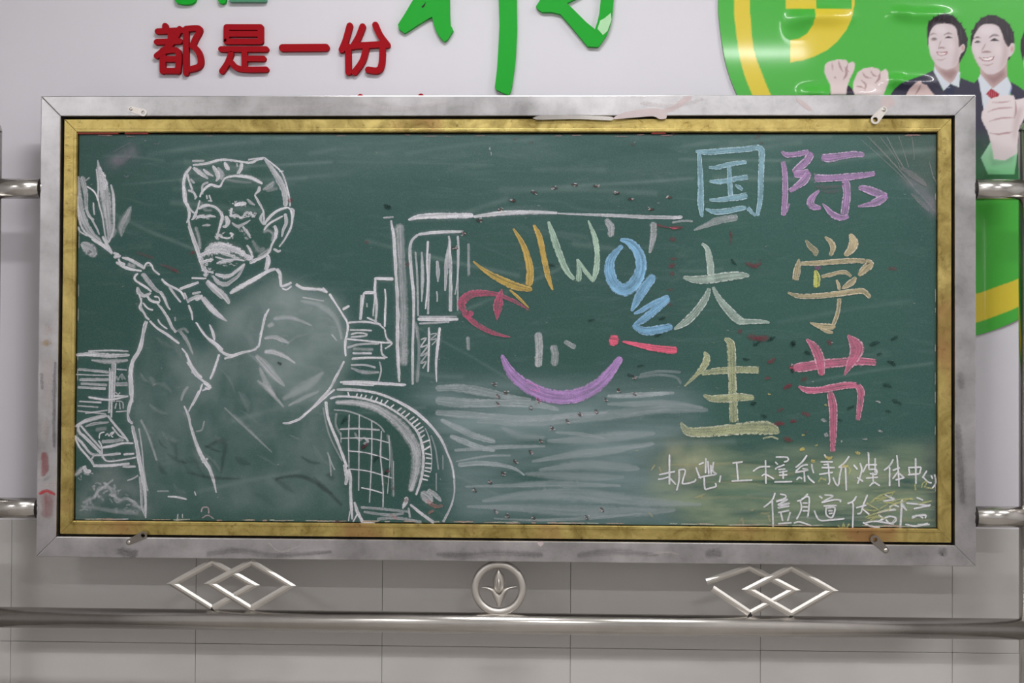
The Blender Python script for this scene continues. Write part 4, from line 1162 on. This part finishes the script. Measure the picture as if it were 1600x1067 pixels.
c.many('H', '''300 410 350 410 410 412|4 6 6|.85
310 400 305 480 315 560 310 640|4 5 5 4|.8
310 480 300 560 295 620|3|.8
240 490 280 488 310 490|5 6 5|.85
245 485 235 540 225 640|4 6 4|.8
230 500 222 640|3|.7
260 545 262 570|3|.4
360 465 365 520 362 600 360 680|3 3 4 3|.9
125 580 165 560|4|.8
260 625 310 650 360 690|3|.8
155 655 250 650 340 665|4|.75
165 695 290 698|3|.7
170 720 210 712 250 715 260 725 170 735|3|.75
150 745 250 755 345 765 400 765|3.5|.9
150 795 220 775 330 770|4|.6
180 825 290 825|4|.75
175 855 280 850 365 852|4|.85
170 890 250 890 310 905|4|.6
170 905 240 930 330 930|4 8 5|.5|.7
180 800 300 805|7|.35|.8
340 770 345 830 375 850|3|.85
360 690 370 740 400 770 360 800|3|.8
330 870 340 920 325 980|3|.6
110 985 220 985 350 993 480 1000|4 6 6 4|.95
125 995 300 1003|3|.8
310 650 315 645 300 640|3|.8''')
c.done()

c = Chalk('chalk_arch', 'white chalk arch with a ticked rim and crossed grid lines')
c.many('G', '''100 250 250 255 380 290 500 370 590 470 640 570 640 700 600 850|8 14 16 20 22 22 20 10|.62|.7
110 165 200 165 310 175 400 195 500 235 600 290 680 350 750 420 810 500 850 590 880 670 895 760|4 6 5 5 5 6 6 5 5 4 4 4|.85
895 760 895 860 870 950 820 1050|4 3 4 5|.65
65 225 130 210 230 215 330 235 430 270 530 330 600 390 650 450 680 530 690 620 685 700 670 780 640 870|4 4 4 4 4 4 4 4 5 5 5 5 4|.85
90 300 190 310 300 350 390 400 430 450|3|.45
450 460 470 560 480 680 490 880|8|.25|.9
700 420 725 480 740 560 745 640 740 710|2|.6
740 470 770 560 790 700|3|.3
820 600 820 700|2.5|.3
775 720 775 840|2.5|.35
195 330 190 500 193 690|1.8|.75
262 330 260 600 258 840|1.8|.75
345 370 345 600 330 920|1.8|.75
410 440 405 600 420 800 420 950|2.2|.85
460 470 465 640 450 860|1.8|.65
140 450 140 520|1.6|.6
490 640 490 880|2|.4
130 430 250 425 400 435|3|.7
140 490 250 488 360 495 460 520|1.8|.75
185 573 300 585 400 610 460 635|1.9|.9
195 695 300 705 400 730 480 755|1.9|.85
275 820 350 835 415 855|1.9|.9
110 320 105 400 140 470|4|.3
230 450 260 500 300 480|4|.3
270 950 400 960 600 980|5|.45
290 980 450 1000 560 990|5|.4
380 1030 500 1020 680 1050|6|.4
260 1000 290 1055 370 1060|4|.85
600 930 660 980 760 1055|4 5 6|.85
590 950 600 1020|4|.5
580 880 570 920 550 960|8 8 3|.85
670 850 710 880 750 920|12 20 14|.65|.4
720 830 770 870 810 910|5 9 4|.55
300 490 320 510 290 530|5|.6''')
for t in ('185 180 195 210', '220 190 210 210', '250 190 240 215', '280 195 268 220', '310 200 296 225', '350 205 335 235', '385 215 370 240', '415 230 405 255', '455 235 430 262', '495 265 470 285', '545 285 515 310', '570 305 540 330', '600 320 565 350', '630 345 595 370', '655 360 610 395', '670 385 630 415', '690 410 640 440', '695 435 655 460', '700 465 670 490', '735 500 680 520', '735 540 690 570', '745 600 700 590', '745 625 705 620', '745 660 700 655', '745 690 700 685', '740 715 695 705', '730 745 690 735', '720 770 680 760', '690 805 665 800'):
    c.st('G', t, 2.6, .95, rough=.2)
c.many('F', '''680 200 685 260 700 330 740 430 780 530 820 640|6 5 5 5 5 5|.95
800 620 820 700 810 760|5 8 5|.75
830 650 845 700 845 800 850 900 855 990|4 5 5 5 3|.8
840 930 830 1000|2|.8
870 870 890 940 930 1010|4 7 3|.7
890 950 860 1005|3|.8
930 1010 970 1010 1010 1018|4 5 3|.95
660 240 700 420 790 600|3|.3''')
c.many('G', '''710 900 760 940 820 940|4 8 4|.6
720 990 760 970|5|.6
470 990 490 1010 520 1030|4|.5''', col=(196, 140, 136), rough=1.)
c.done()

c = Chalk('chalk_stray_marks', 'loose grey and white chalk dashes between the drawings', kind='stuff')
c.many('F', '''690 540 720 620 740 660|3|.35
700 560 710 640 715 700|3|.35''')
c.many('E', '''280 990 430 985|2|.6
755 1000 760 950|2|.8
790 950 790 980|2|.7
690 835 760 840 820 855|2 4 3|.85
620 800 700 800|3|.35
870 800 880 830|2''')
c.many('I', '''395 670 400 740 395 825|14|.5|.3
460 725 470 770 465 820|13|.4|.3
510 710 535 725 560 740|9|.4|.3
90 280 92 420|6|.25|.7''')
c.st('J', '180 800 300 750 400 715 550 690', '3 10 13 11', .34, soft=.3)
c.many('J', '0 700 60 690 90 685|6|.6\n0 735 100 720 175 725|4|.35', col=WHITE)
c.many('E', '''915 940 925 910 960 910 965 950|2.5|.8
920 980 960 960 1000 985|2.5|.7''', col=(214, 190, 196))
c.done()

# --- coloured lettering
def letter(name, label, col, crop, rows, edge=.5, op=.85, rough=.3, extra=None):
    c = Chalk(name, label); c.many(crop, rows, col=col, edge=edge, op=op, rough=rough, soft=.22, jit=.12)
    if extra: extra(c)
    return c.done()
GOLD, MINT, BLUE, PINK, PURP, ROSE = (204, 174, 98), (186, 214, 194), (142, 190, 226), (238, 112, 140), (192, 152, 212), (196, 100, 130)
letter('chalk_letter', 'golden chalk letter J', GOLD, 'I', '''285 215 320 270 345 330 360 400 355 470|3 8 11 13 13
110 360 160 400 230 440 300 470 370 485|3 7 12 14 8
270 485 310 520 355 565|3 5 2''', .2, .92)
letter('chalk_letter', 'golden chalk letter I', GOLD, 'I', '375 200 400 250 420 340 440 430 460 487|4 10 10 9 3', .2, .92)
letter('chalk_letter', 'mint chalk letter W', MINT, 'I', '''440 185 465 260 490 330 520 400 555 440|5 11 11 10 6
565 350 575 400 572 450|2 8 10
570 350 600 400 640 450|3 7 6
615 180 645 260 655 330 650 400 635 450|3 9 9 10 5''', .4, .85)
letter('chalk_letter', 'blue chalk letter O', BLUE, 'I', '755 265 800 280 840 330 845 400 815 460 770 485 730 460 710 410 715 350 765 290|5 14 18 20 22 22 20 19 15 7', .2, .95)
letter('chalk_letter', 'blue chalk zigzag letter between the O and the pink stroke', BLUE, 'I', '''905 420 860 480 830 530 805 580|14 17 14 5
970 515 900 545 850 575 815 590|10 9 8 4
970 520 900 580 850 620 815 640|12 14 12 5
810 640 860 665 920 660 985 645|8 14 15 13''', .3, .92)
letter('chalk_exclamation', 'bright pink chalk exclamation mark', PINK, 'I', '''706 703 749 711|19 19
765 712 830 725 900 740 1005 752|4 8 11 14''', .1, 1.)
letter('chalk_smile', 'wide purple chalk curve like a smile', PURP, 'I', '235 770 270 840 320 890 390 930 470 955 560 950 640 915 700 860 760 780|6 16 20 23 24 24 22 19 11', .15, .92,
       extra=lambda c: c.many('I', '340 890 380 900 400 930 360 920|2.5|.9\n385 960 410 975|4|.8', col=(226, 150, 214), rough=.8))
letter('chalk_crescent', 'dark pink chalk crescent with a four-pointed star', ROSE, 'I', '''70 580 60 540 100 505 170 500 230 510 300 540 355 575|10 15 13 10 7 6 2
80 595 130 640 200 675 275 693|10 9 7 2
237 480 220 550 215 620|2 17 1
65 575 85 595 110 580|8 14 6''', .2, .78, .6)
CB = (166, 208, 226); CP = (196, 156, 206); CG = (190, 208, 198); CT = (212, 196, 160); CL = (204, 208, 166); CK = (222, 128, 160)
letter('chalk_character', 'light blue chalk character in a square box', CB, 'J', '''195 140 300 148 450 135 600 125 700 110|4 10 10 10 10
690 105 745 130 745 250 740 400 735 550 710 680|8 11 10 10 9 6
225 150 235 300 240 450 240 580 250 690|6 9 10 11 4
275 620 350 645 450 640 550 620 620 610|3 9 10 9 7
630 610 665 650 700 680|8 6 5
305 275 380 275 450 255 540 240 625 230|4 8 8 8 6
310 390 380 395 470 385 560 365 635 355|4 9 9 9 9
475 260 480 350 485 450 490 530|7 8 9 7
525 420 560 440 590 465|3 7 4
310 545 400 545 500 530 560 525 630 505|4 8 10 11 11''', .75, .68)
letter('chalk_character', 'purple chalk character with thick hooked strokes', CP, 'K', '''60 140 100 170 180 165 290 145|4 9 9 9
310 150 270 220 200 280 155 320|12 14 12 8
160 330 220 330 290 305|10 14 8
290 310 250 380 190 430 125 475|10 14 11 7
70 225 85 300 90 450 85 570 75 680|8 9 10 10 8
125 575 100 650|3
390 190 450 195 560 180 660 165 750 170|10 15 12 11 8
330 365 450 365 600 355 700 345 840 325|15 12 12 11 8
560 395 590 400 605 480 595 580 580 680|10 14 13 14 12
400 575 440 620 490 670 560 695 620 680|2 7 11 10 6
375 465 330 510 300 560 320 600 390 615|3 9 13 12 6
700 440 780 460 860 490 940 515|8 13 14 8
940 510 860 560 780 585 695 600|10 14 8 3''', .7, .75)
letter('chalk_character', 'pale mint chalk character of a cross stroke over two spread legs', CG, 'L', '''300 110 345 150 365 230 375 320 375 440|5 8 12 12 11
145 390 250 410 370 405 500 385 620 375 700 375|5 13 15 15 13 4
365 480 330 570 260 670 170 760 70 825|6 12 13 13 4
395 470 440 560 520 660 600 740 660 760|5 10 14 15 10
600 760 700 760 800 760 870 768|12 9 7 3''', .75, .72)
letter('chalk_character', 'tan chalk character with three dots on top', CT, 'M', '''260 130 300 190 345 230 330 265|3 10 10 6|.55
420 105 470 150 490 200 465 265|3 9 10 6|.75
630 80 660 150 640 210 585 265|5 16 14 7|.8
215 330 350 325 500 315 650 305 760 310|6 9 9 9 8
205 290 190 380 175 470|3 12 10|.65
760 300 800 330 760 370 700 430|5 12 14 7
390 440 460 425 540 405 600 405 640 440|5 7 7 7 5
680 440 650 480 600 515 560 540|4 11 9 3
515 465 535 510 540 550|4 6 5
110 570 200 600 350 600 500 585 650 565 740 560 800 615|3 8 9 10 10 10 6
540 615 535 700 515 780 480 860|7 7 7 6
295 820 360 845 440 860 510 850|2 8 13 6
380 870 440 895 490 905|3 7 3''', .7, .75,
       extra=lambda c: (c.st('M', '340 385 355 450 350 530', '6 11 11', .85, (206, 210, 118), soft=.2, edge=.5), c.st('M', '335 360 360 370 390 360', '5 7 4', .6, (170, 100, 150), rough=.9)))
letter('chalk_character', 'pale yellow-green chalk character with three level bars on an upright', CL, 'N', '''320 210 345 260 320 330 260 400 155 500|3 12 12 8 2
300 395 400 375 520 365 650 360 780 365|7 11 12 12 12|.65
490 100 540 140 550 250 555 400 560 550 570 800|5 13 15 14 14 15
315 570 380 600 500 600 620 590 740 595|4 11 14 14 8
125 800 180 870 300 880 450 870 600 855 750 845 870 850 950 885|3 15 17 18 20 22 22 7
810 935 880 920 940 940|3''', .65, .7, .5)
letter('chalk_character', 'pink chalk character with two petal strokes crossing a bar', CK, 'O', '''150 350 250 335 400 315 550 300 700 290 850 300|12 17 16 15 14 11
265 105 330 170 370 250 385 330 395 410|3 14 17 15 9
610 70 680 160 680 220 640 300 580 410|3 24 22 15 2
200 500 270 530 370 530 480 510 600 490 690 490|4 11 11 12 12 10|.9
690 490 720 540 715 640 695 785|10 13 11 7
460 545 480 620 490 700 490 850 485 1045|10 14 14 13 8''', .7, .7)
# --- two rows of small writing
SM = [('R', '240 130 240 450/130 345 300 310/235 365 175 385 120 392/245 380 310 450/340 290 340 400 315 510/340 295 405 295 380 400 385 440 500 415 512 385'),
      ('R', '545 240 600 215/515 265 545 350 570 385/540 375 640 355 720 345/620 170 615 330/640 200 650 340/670 240 675 340/700 210 690 300 735 340/600 370 610 490 640 490 725 465 715 430/775 350 760 425'),
      ('R', '895 225 1005 210/940 220 955 400/885 410 1000 405 1105 400'),
      ('R', '1110 310 1180 265 1290 260/1240 190 1245 440/1200 360 1240 340 1330 390/1340 210 1370 240/1345 160 1470 165 1470 200 1430 210/1440 240 1370 265 1340 290/1370 290 1450 285/1425 300 1425 390/1380 320 1470 305/1380 350 1470 345/1330 420 1520 415'),
      ('S', '140 140 90 210 20 270/20 310 90 250 150 240/15 320 150 295 90 280/110 310 115 420/30 400 60 370 90 390/145 350 170 390 220 430'),
      ('S', '280 210 410 210/310 240 360 235/290 270 430 270/265 340 410 320/360 220 375 420 355 440/410 370 440 440 470 460/580 150 530 220 465 270/500 270 480 350 470 450/470 270 550 260/540 260 545 400 550 510/320 130 340 170/190 230 195 280 210 330'),
      ('S', '625 240 665 290/690 220 710 290 690 370 665 440/660 370 725 415/760 240 720 320/780 110 785 290/850 170 850 330/750 240 870 240/780 290 860 290 860 340 790 330/750 380 880 370/825 320 830 440/830 420 790 465/840 420 900 460'),
      ('S', '1040 180 1000 250 940 300/1000 260 1000 465/1075 140 1090 300 1100 470/1030 300 1110 270/1090 310 1030 390/1100 330 1155 380/1060 400 1150 375'),
      ('S', '1190 270 1330 265/1200 280 1210 340/1330 265 1310 340/1190 345 1310 335/1270 170 1275 440'),
      ('S', '1390 300 1340 380/1350 370 1400 420 1440 430/1430 350 1450 390/1470 340 1480 430 1440 490'),
      ('R', '1340 530 1310 610 1220 685/1310 600 1320 890/1390 545 1450 560 1440 590 1350 620/1350 625 1470 600 1370 660 1490 640 1370 690 1490 670/1370 740 1490 715/1400 740 1420 830/1500 730 1470 830/1370 855 1515 845'),
      ('S', '150 540 90 600 35 620/70 620 80 700 30 810/80 600 160 580 150 780/90 640 150 640/90 680 150 680/90 720 150 720/130 775 155 795/0 850 60 835 170 870 180 880'),
      ('S', '265 565 300 590/320 555 410 565 350 600 290 635/290 635 420 605 490 610 480 630/310 670 450 665/340 680 340 760 400 790 430 690 350 690/360 720 410 720/365 750 410 745/215 715 240 780 280 820 400 815 530 800'),
      ('S', '655 565 620 620 560 645/600 640 620 650 615 900/770 550 730 650 700 740 660 750/650 690 760 660/720 700 790 760/720 840 800 880 900 890')]
for cr, t in SM:
    c = Chalk('chalk_small_character', None)
    for p in t.split('/'): c.st(cr, p, 3.1, .98, WHITE, soft=.3, rough=.25, halo=False)
    c.done()
c = Chalk('chalk_scribble', 'white and yellow scribble over the end of the lower writing', kind='stuff')
for p in ('740 850 850 830 1050 860', '870 745 960 720 1070 710', '900 830 980 780 1060 790 1060 830 1000 850 960 810', '950 550 1000 580 1050 600 930 620', '1130 600 1120 760 1110 900', '1110 620 1180 720', '1170 640 1300 650 1420 670', '1280 580 1350 610', '1250 700 1430 660', '1230 780 1370 760 1370 800', '1230 800 1300 770 1350 800', '1160 860 1280 880 1400 850', '1290 870 1420 860', '1000 690 1040 660 1100 680', '880 760 930 800 880 830'):
    c.st('S', p, 4 if p.startswith('1130') else 3.2, .9)
YC = (206, 206, 142)
for p in ('800 640 900 560 1060 520', '830 600 1000 570 1040 520', '750 640 850 690 900 720', '730 700 830 720 880 700', '740 790 850 750 1000 700', '760 800 900 770', '1000 640 1100 600 1250 600', '940 630 1080 640 1180 610', '980 720 1050 650 1110 640', '1290 650 1440 615', '1330 480 1350 430 1390 420 1360 480', '1380 480 1450 490', '460 870 500 900 520 850 540 910 580 850', '790 830 860 790 960 800', '860 620 960 590 900 560', '900 700 980 650', '1160 600 1240 590', '1265 440 1270 510', '290 370 260 420', '280 380 340 400', '550 250 590 290 570 340'):
    c.st('S', p, 3., .75, YC, rough=.8)
for p in ('330 150 370 175 405 150', '180 200 230 205', '500 250 570 260', '650 115 695 125', '60 90 115 70'): c.st('S', p, 5.5, .85, (222, 204, 128), rough=.9)
for p in ('50 300 90 240', '130 260 160 330', '500 590 620 540', '560 560 590 590', '1180 750 1290 740', '1270 760 1285 830', '980 830 1000 800 1010 890', '1080 720 1120 710', '15 730 70 790'): c.st('R', p, 3.5, .45, (196, 186, 140), rough=.8)
c.done()

# --- crusty remains of older paint and dry dashes
fl = Chalk('paint_residue', 'dark red and whitish crusts of old paint scattered over the board', kind='stuff')
def fleck(crop, x, y, kind, L=12., w=5., ang=None, op=.7):
    x0, y0, k = CRP[crop]; x = x0+x*k; y = y0+y*k; a = rng.uniform(-.6, .6) if ang is None else ang
    col = {'d': (30, 40, 40), 'r': (132, 66, 78), 'b': (122, 84, 82), 'w': (206, 200, 204), 'y': (210, 196, 120), 'k': (206, 110, 130)}[kind]
    dx, dy = math.cos(a)*L/2, math.sin(a)*L/2
    fl.st('Z', '%f %f %f %f %f %f' % (x-dx, y-dy, x+rng.uniform(-1, 1), y+rng.uniform(-1, 1), x+dx, y+dy), '%f %f %f' % (w*.5, w, w*.5), op, col, soft=.5, rough=1., jit=1.)
def crust(crop, x, y, L=10, ang=.9):
    fleck(crop, x, y, 'd', L, 6, ang, .75); fleck(crop, x, y, 'b', L*.8, 4, ang, .7)
    for _ in range(3):
        k = CRP[crop][2]; fleck(crop, x+rng.uniform(-4, 4)/k, y+rng.uniform(-3, 3)/k, 'w', rng.uniform(2.5, 5), 2.2, None, .85)
for x, y in ((230, 765), (320, 720), (395, 670), (465, 600), (555, 545), (615, 480), (680, 405), (770, 365), (840, 325), (935, 310), (990, 240), (1070, 185), (1160, 205), (365, 220), (365, 265), (345, 150), (410, 195), (555, 290), (600, 245), (350, 890), (420, 915), (575, 930), (880, 925), (970, 880), (1160, 110)): crust('Q', x, y)
for x, y in ((70, 237), (30, 303), (285, 95), (230, 132), (137, 180), (378, 57), (468, 38), (555, 25), (650, 30), (740, 60), (802, 88), (970, 78), (890, 130)): crust('I', x, y, 11, .1)
for x, y, L, w in ((940, 205, 20, 5), (1000, 212, 22, 9), (985, 265, 12, 7), (990, 348, 11, 6), (982, 378, 12, 8), (985, 415, 9, 7), (975, 485, 11, 4), (975, 550, 8, 4)): fleck('I', x, y, 'r', L, w)
fleck('I', 990, 213, 'k', 14, 4, .1, .6)
for x, y in ((940, 610), (920, 685), (845, 820), (800, 860), (630, 620), (455, 376)): fleck('I', x, y, 'd', 12, 6)
for x, y, L, w, k in ((740, 90, 24, 13, 'r'), (800, 95, 24, 10, 'r'), (880, 105, 16, 7, 'd'), (880, 285, 15, 8, 'r'), (850, 435, 10, 7, 'r'), (1020, 500, 16, 7, 'r'), (960, 700, 12, 6, 'r'), (945, 810, 18, 8, 'r'), (820, 745, 12, 7, 'd'), (1020, 940, 16, 8, 'b'), (670, 270, 12, 5, 'd'), (730, 640, 12, 8, 'd'), (1050, 340, 8, 12, 'r'), (1052, 320, 4, 6, 'w'), (865, 560, 5, 4, 'y'), (1060, 790, 8, 8, 'r'), (620, 45, 8, 9, 'r'), (760, 140, 14, 8, 'd'), (1060, 140, 10, 10, 'd')): fleck('N', x, y, k, L, w)
for x, y, L, w, k in ((460, 130, 10, 12, 'r'), (150, 150, 10, 10, 'd'), (835, 145, 18, 7, 'd'), (1000, 95, 13, 7, 'd'), (975, 310, 16, 8, 'd'), (875, 230, 9, 6, 'd'), (940, 495, 16, 8, 'd'), (1020, 630, 18, 9, 'd'), (250, 445, 12, 8, 'r'), (105, 500, 14, 7, 'r'), (265, 730, 16, 9, 'r'), (160, 790, 13, 6, 'r'), (45, 810, 16, 9, 'r'), (110, 940, 16, 8, 'b'), (635, 680, 14, 6, 'd'), (950, 710, 10, 5, 'd'), (550, 780, 10, 6, 'd'), (410, 785, 11, 6, 'w'), (435, 900, 8, 7, 'w'), (430, 655, 6, 5, 'y'), (755, 940, 9, 3, 'w'), (885, 870, 8, 4, 'w'), (865, 630, 9, 4, 'w'), (230, 1025, 8, 7, 'y'), (690, 1050, 8, 6, 'y'), (240, 905, 6, 4, 'y'), (350, 985, 5, 4, 'y'), (270, 880, 6, 5, 'b'), (560, 960, 4, 5, 'w'), (320, 460, 3, 3, 'w'), (275, 220, 12, 9, 'd'), (780, 1050, 4, 5, 'w'), (150, 370, 8, 10, 'd'), (140, 345, 6, 5, 'k'), (385, 380, 8, 6, 'k')): fleck('O', x, y, k, L, w)
for x, y, L, w in ((720, 292, 22, 8), (770, 290, 14, 6), (545, 30, 5, 14)): fleck('L', x, y, 'r', L, w)
fl.many('L', '''540 0 545 60 545 120|3 5 3|.5
790 240 795 290|2|.6''', col=(120, 70, 76), rough=1.)
fleck('L', 570, 265, 'd', 14, 6, .8); fleck('M', 985, 375, 'r', 16, 6, .1, .6); fleck('H', 260, 205, 'r', 7, 6); fleck('H', 375, 10, 'd', 14, 10); fleck('H', 485, 330, 'r', 8, 10)
fl.many('K', '''340 430 420 440 550 430|4 8 4|.4
380 470 470 480 550 465|3 7 3|.35''', col=(128, 110, 122), rough=1.)
fl.many('C', '''480 60 540 80 600 100|3 6 3|.5
640 140 700 160 770 200|3 6 3|.5
860 60 850 70|8|.4''', col=(132, 84, 96), rough=1.)
for x, y, k in ((150, 800, 'r'), (15, 935, 'r'), (890, 400, 'r')): fleck('B', x, y, k, 9, 8)
for x, y in ((295, 540), (375, 625), (445, 710), (160, 370)): fleck('G', x, y, 'd', 16, 7, -.9)
fleck('G', 300, 540, 'r', 14, 5, -.7); fleck('G', 450, 710, 'r', 8, 5); fleck('G', 490, 825, 'b', 6, 10); fleck('G', 575, 900, 'b', 8, 10); fleck('G', 110, 1045, 'b', 16, 8); fleck('D', 585, 715, 'd', 9, 7, .4, .9)
for x, y in ((830, 222), (988, 226), (805, 217), (1042, 212), (1052, 209), (1182, 216), (1190, 223), (1187, 212)): fleck('Z', x, y, 'b', 7, 4, None, .6)
for x, y in ((766, 232), (767, 240)): fleck('Z', x, y, 'w', 6, 2.5, 1.4, .8)
# scratches in the upper corner
fl.many('Z', '''1355 212 1378 236 1402 262 1428 292|2 3 3 2|.5
1386 214 1398 238 1412 262|2|.55
1375 214 1398 244 1408 266|1.5|.45
1404 212 1412 236 1420 262|1.5|.5
1425 214 1428 238 1428 250|1.5|.45
1345 218 1390 258 1440 306 1466 336|1.5|.4
1452 252 1458 275 1466 290|2|.5
1408 262 1430 276 1448 290|6 12 5|.4
1424 302 1440 318 1452 330|4 8 3|.4''', col=(170, 160, 166), rough=.9)
fl.many('A', '''410 200 480 160 560 120|3|.3
420 240 460 290 560 230|4 12 4|.35
500 390 520 410 540 395|2.5|.5
740 130 790 130 800 110|3|.35''', col=(150, 140, 156), rough=.9)
for k in range(150):                            # fine specks of chalk
    x, y = rng.uniform(122, 1462), rng.uniform(215, 818); fleck('Z', x, y, 'w' if rng.random() < .8 else 'y', rng.uniform(1.5, 5), rng.uniform(1, 2), None, rng.uniform(.25, .7))
fl.done()
# pale broken edge where the board meets the trim
ed = Chalk('edge_chips', 'pale chipped edge of the board against the brass', kind='stuff')
cx4, cy4 = pix(np.array([BX0, BX1, BX0, BX1]), BY, np.array([BZ0, BZ0, BZ1, BZ1]))
for k in range(110):
    s = rng.random(); u = rng.uniform(.01, .97)
    if s < .6:
        x = cx4[0]+(cx4[1]-cx4[0])*u; y = cy4[0]+(cy4[1]-cy4[0])*u-rng.uniform(.6, 2.2)
        ed.st('Z', '%f %f %f %f' % (x, y, x+rng.uniform(6, 30), y+rng.uniform(-.4, .6)), rng.uniform(1.5, 3), .75, (206, 176, 160) if rng.random() < .5 else (206, 204, 190), rough=.8, halo=False)
    elif s < .78:
        x = cx4[2]+(cx4[3]-cx4[2])*u; y = cy4[2]+(cy4[3]-cy4[2])*u+rng.uniform(.8, 3)
        ed.st('Z', '%f %f %f %f' % (x, y, x+rng.uniform(4, 22), y+rng.uniform(-.6, .6)), 2, .5, (190, 150, 150), rough=.9, halo=False)
    else:
        L = rng.random() < .5; u = rng.uniform(.15, .95); i, j = (2, 0) if L else (3, 1)
        x = cx4[i]+(cx4[j]-cx4[i])*u+(1.2 if L else -1.2); y = cy4[i]+(cy4[j]-cy4[i])*u
        ed.st('Z', '%f %f %f %f' % (x, y, x+rng.uniform(-.5, .5), y+rng.uniform(5, 22)), 1.8, .6, (200, 200, 194), rough=.8, halo=False)
ed.done()
# paint and chalk smudges on the frame itself
fs = Chalk('paint_smudge', 'red and grey smudges on the left and lower bars', parent=stand, y=FY-.0005, kind='stuff')
fs.many('Z', '''68 705 70 730 66 745|12 16 10|.6
72 768 74 790 72 812|26 26 20|.45|.8''', col=(150, 46, 52), rough=.5, soft=.6)
fs.st('Z', '60 772 72 767 86 773', '5 7 5', .85, (196, 54, 62), soft=.5)
fs.many('Z', '''72 530 72 542|20 20|.6
''', col=(184, 150, 92), soft=.6)
fs.many('Z', '''74 505 74 525|24 26|.5
72 555 74 580 72 640|22 24 18|.35
66 760 78 757 86 760|3 5 3|.6
72 655 68 690|14 12|.45''', col=(206, 192, 190), soft=.7, rough=.7)
fs.many('Z', '''86 565 84 620 84 700|5 8 6|.55
64 582 66 610|8 6|.4
70 745 74 752|24 20|.45''', col=(82, 80, 88), soft=.7, rough=.6)
fs.many('Z', '''320 866 372 860 430 868 520 862|10 14 12 8|.35
680 866 730 868 780 864 850 868|10 18 14 12|.35
900 868 960 862 1030 868|12 16 8|.3
1100 868 1118 864 1130 868|18 22 14|.45
180 860 205 865 215 858|16 20 10|.5
1466 868 1474 862 1480 870|14 20 10|.5
1496 660 1500 720 1506 790|14 20 12|.4
1500 580 1504 610|12 14|.35''', col=(74, 70, 72), soft=.8, rough=.6)
fs.many('Z', '''400 166 460 170 520 164|6 12 6|.25
560 160 620 170 700 158|4 12 8|.3
1000 160 1050 165 1100 155|8 10 6|.4
420 848 440 862 470 852|3 4 3|.35
1000 868 1040 862 1060 866|3 6 3|.3''', col=(214, 200, 202), soft=.7, rough=.8)
fs.done()
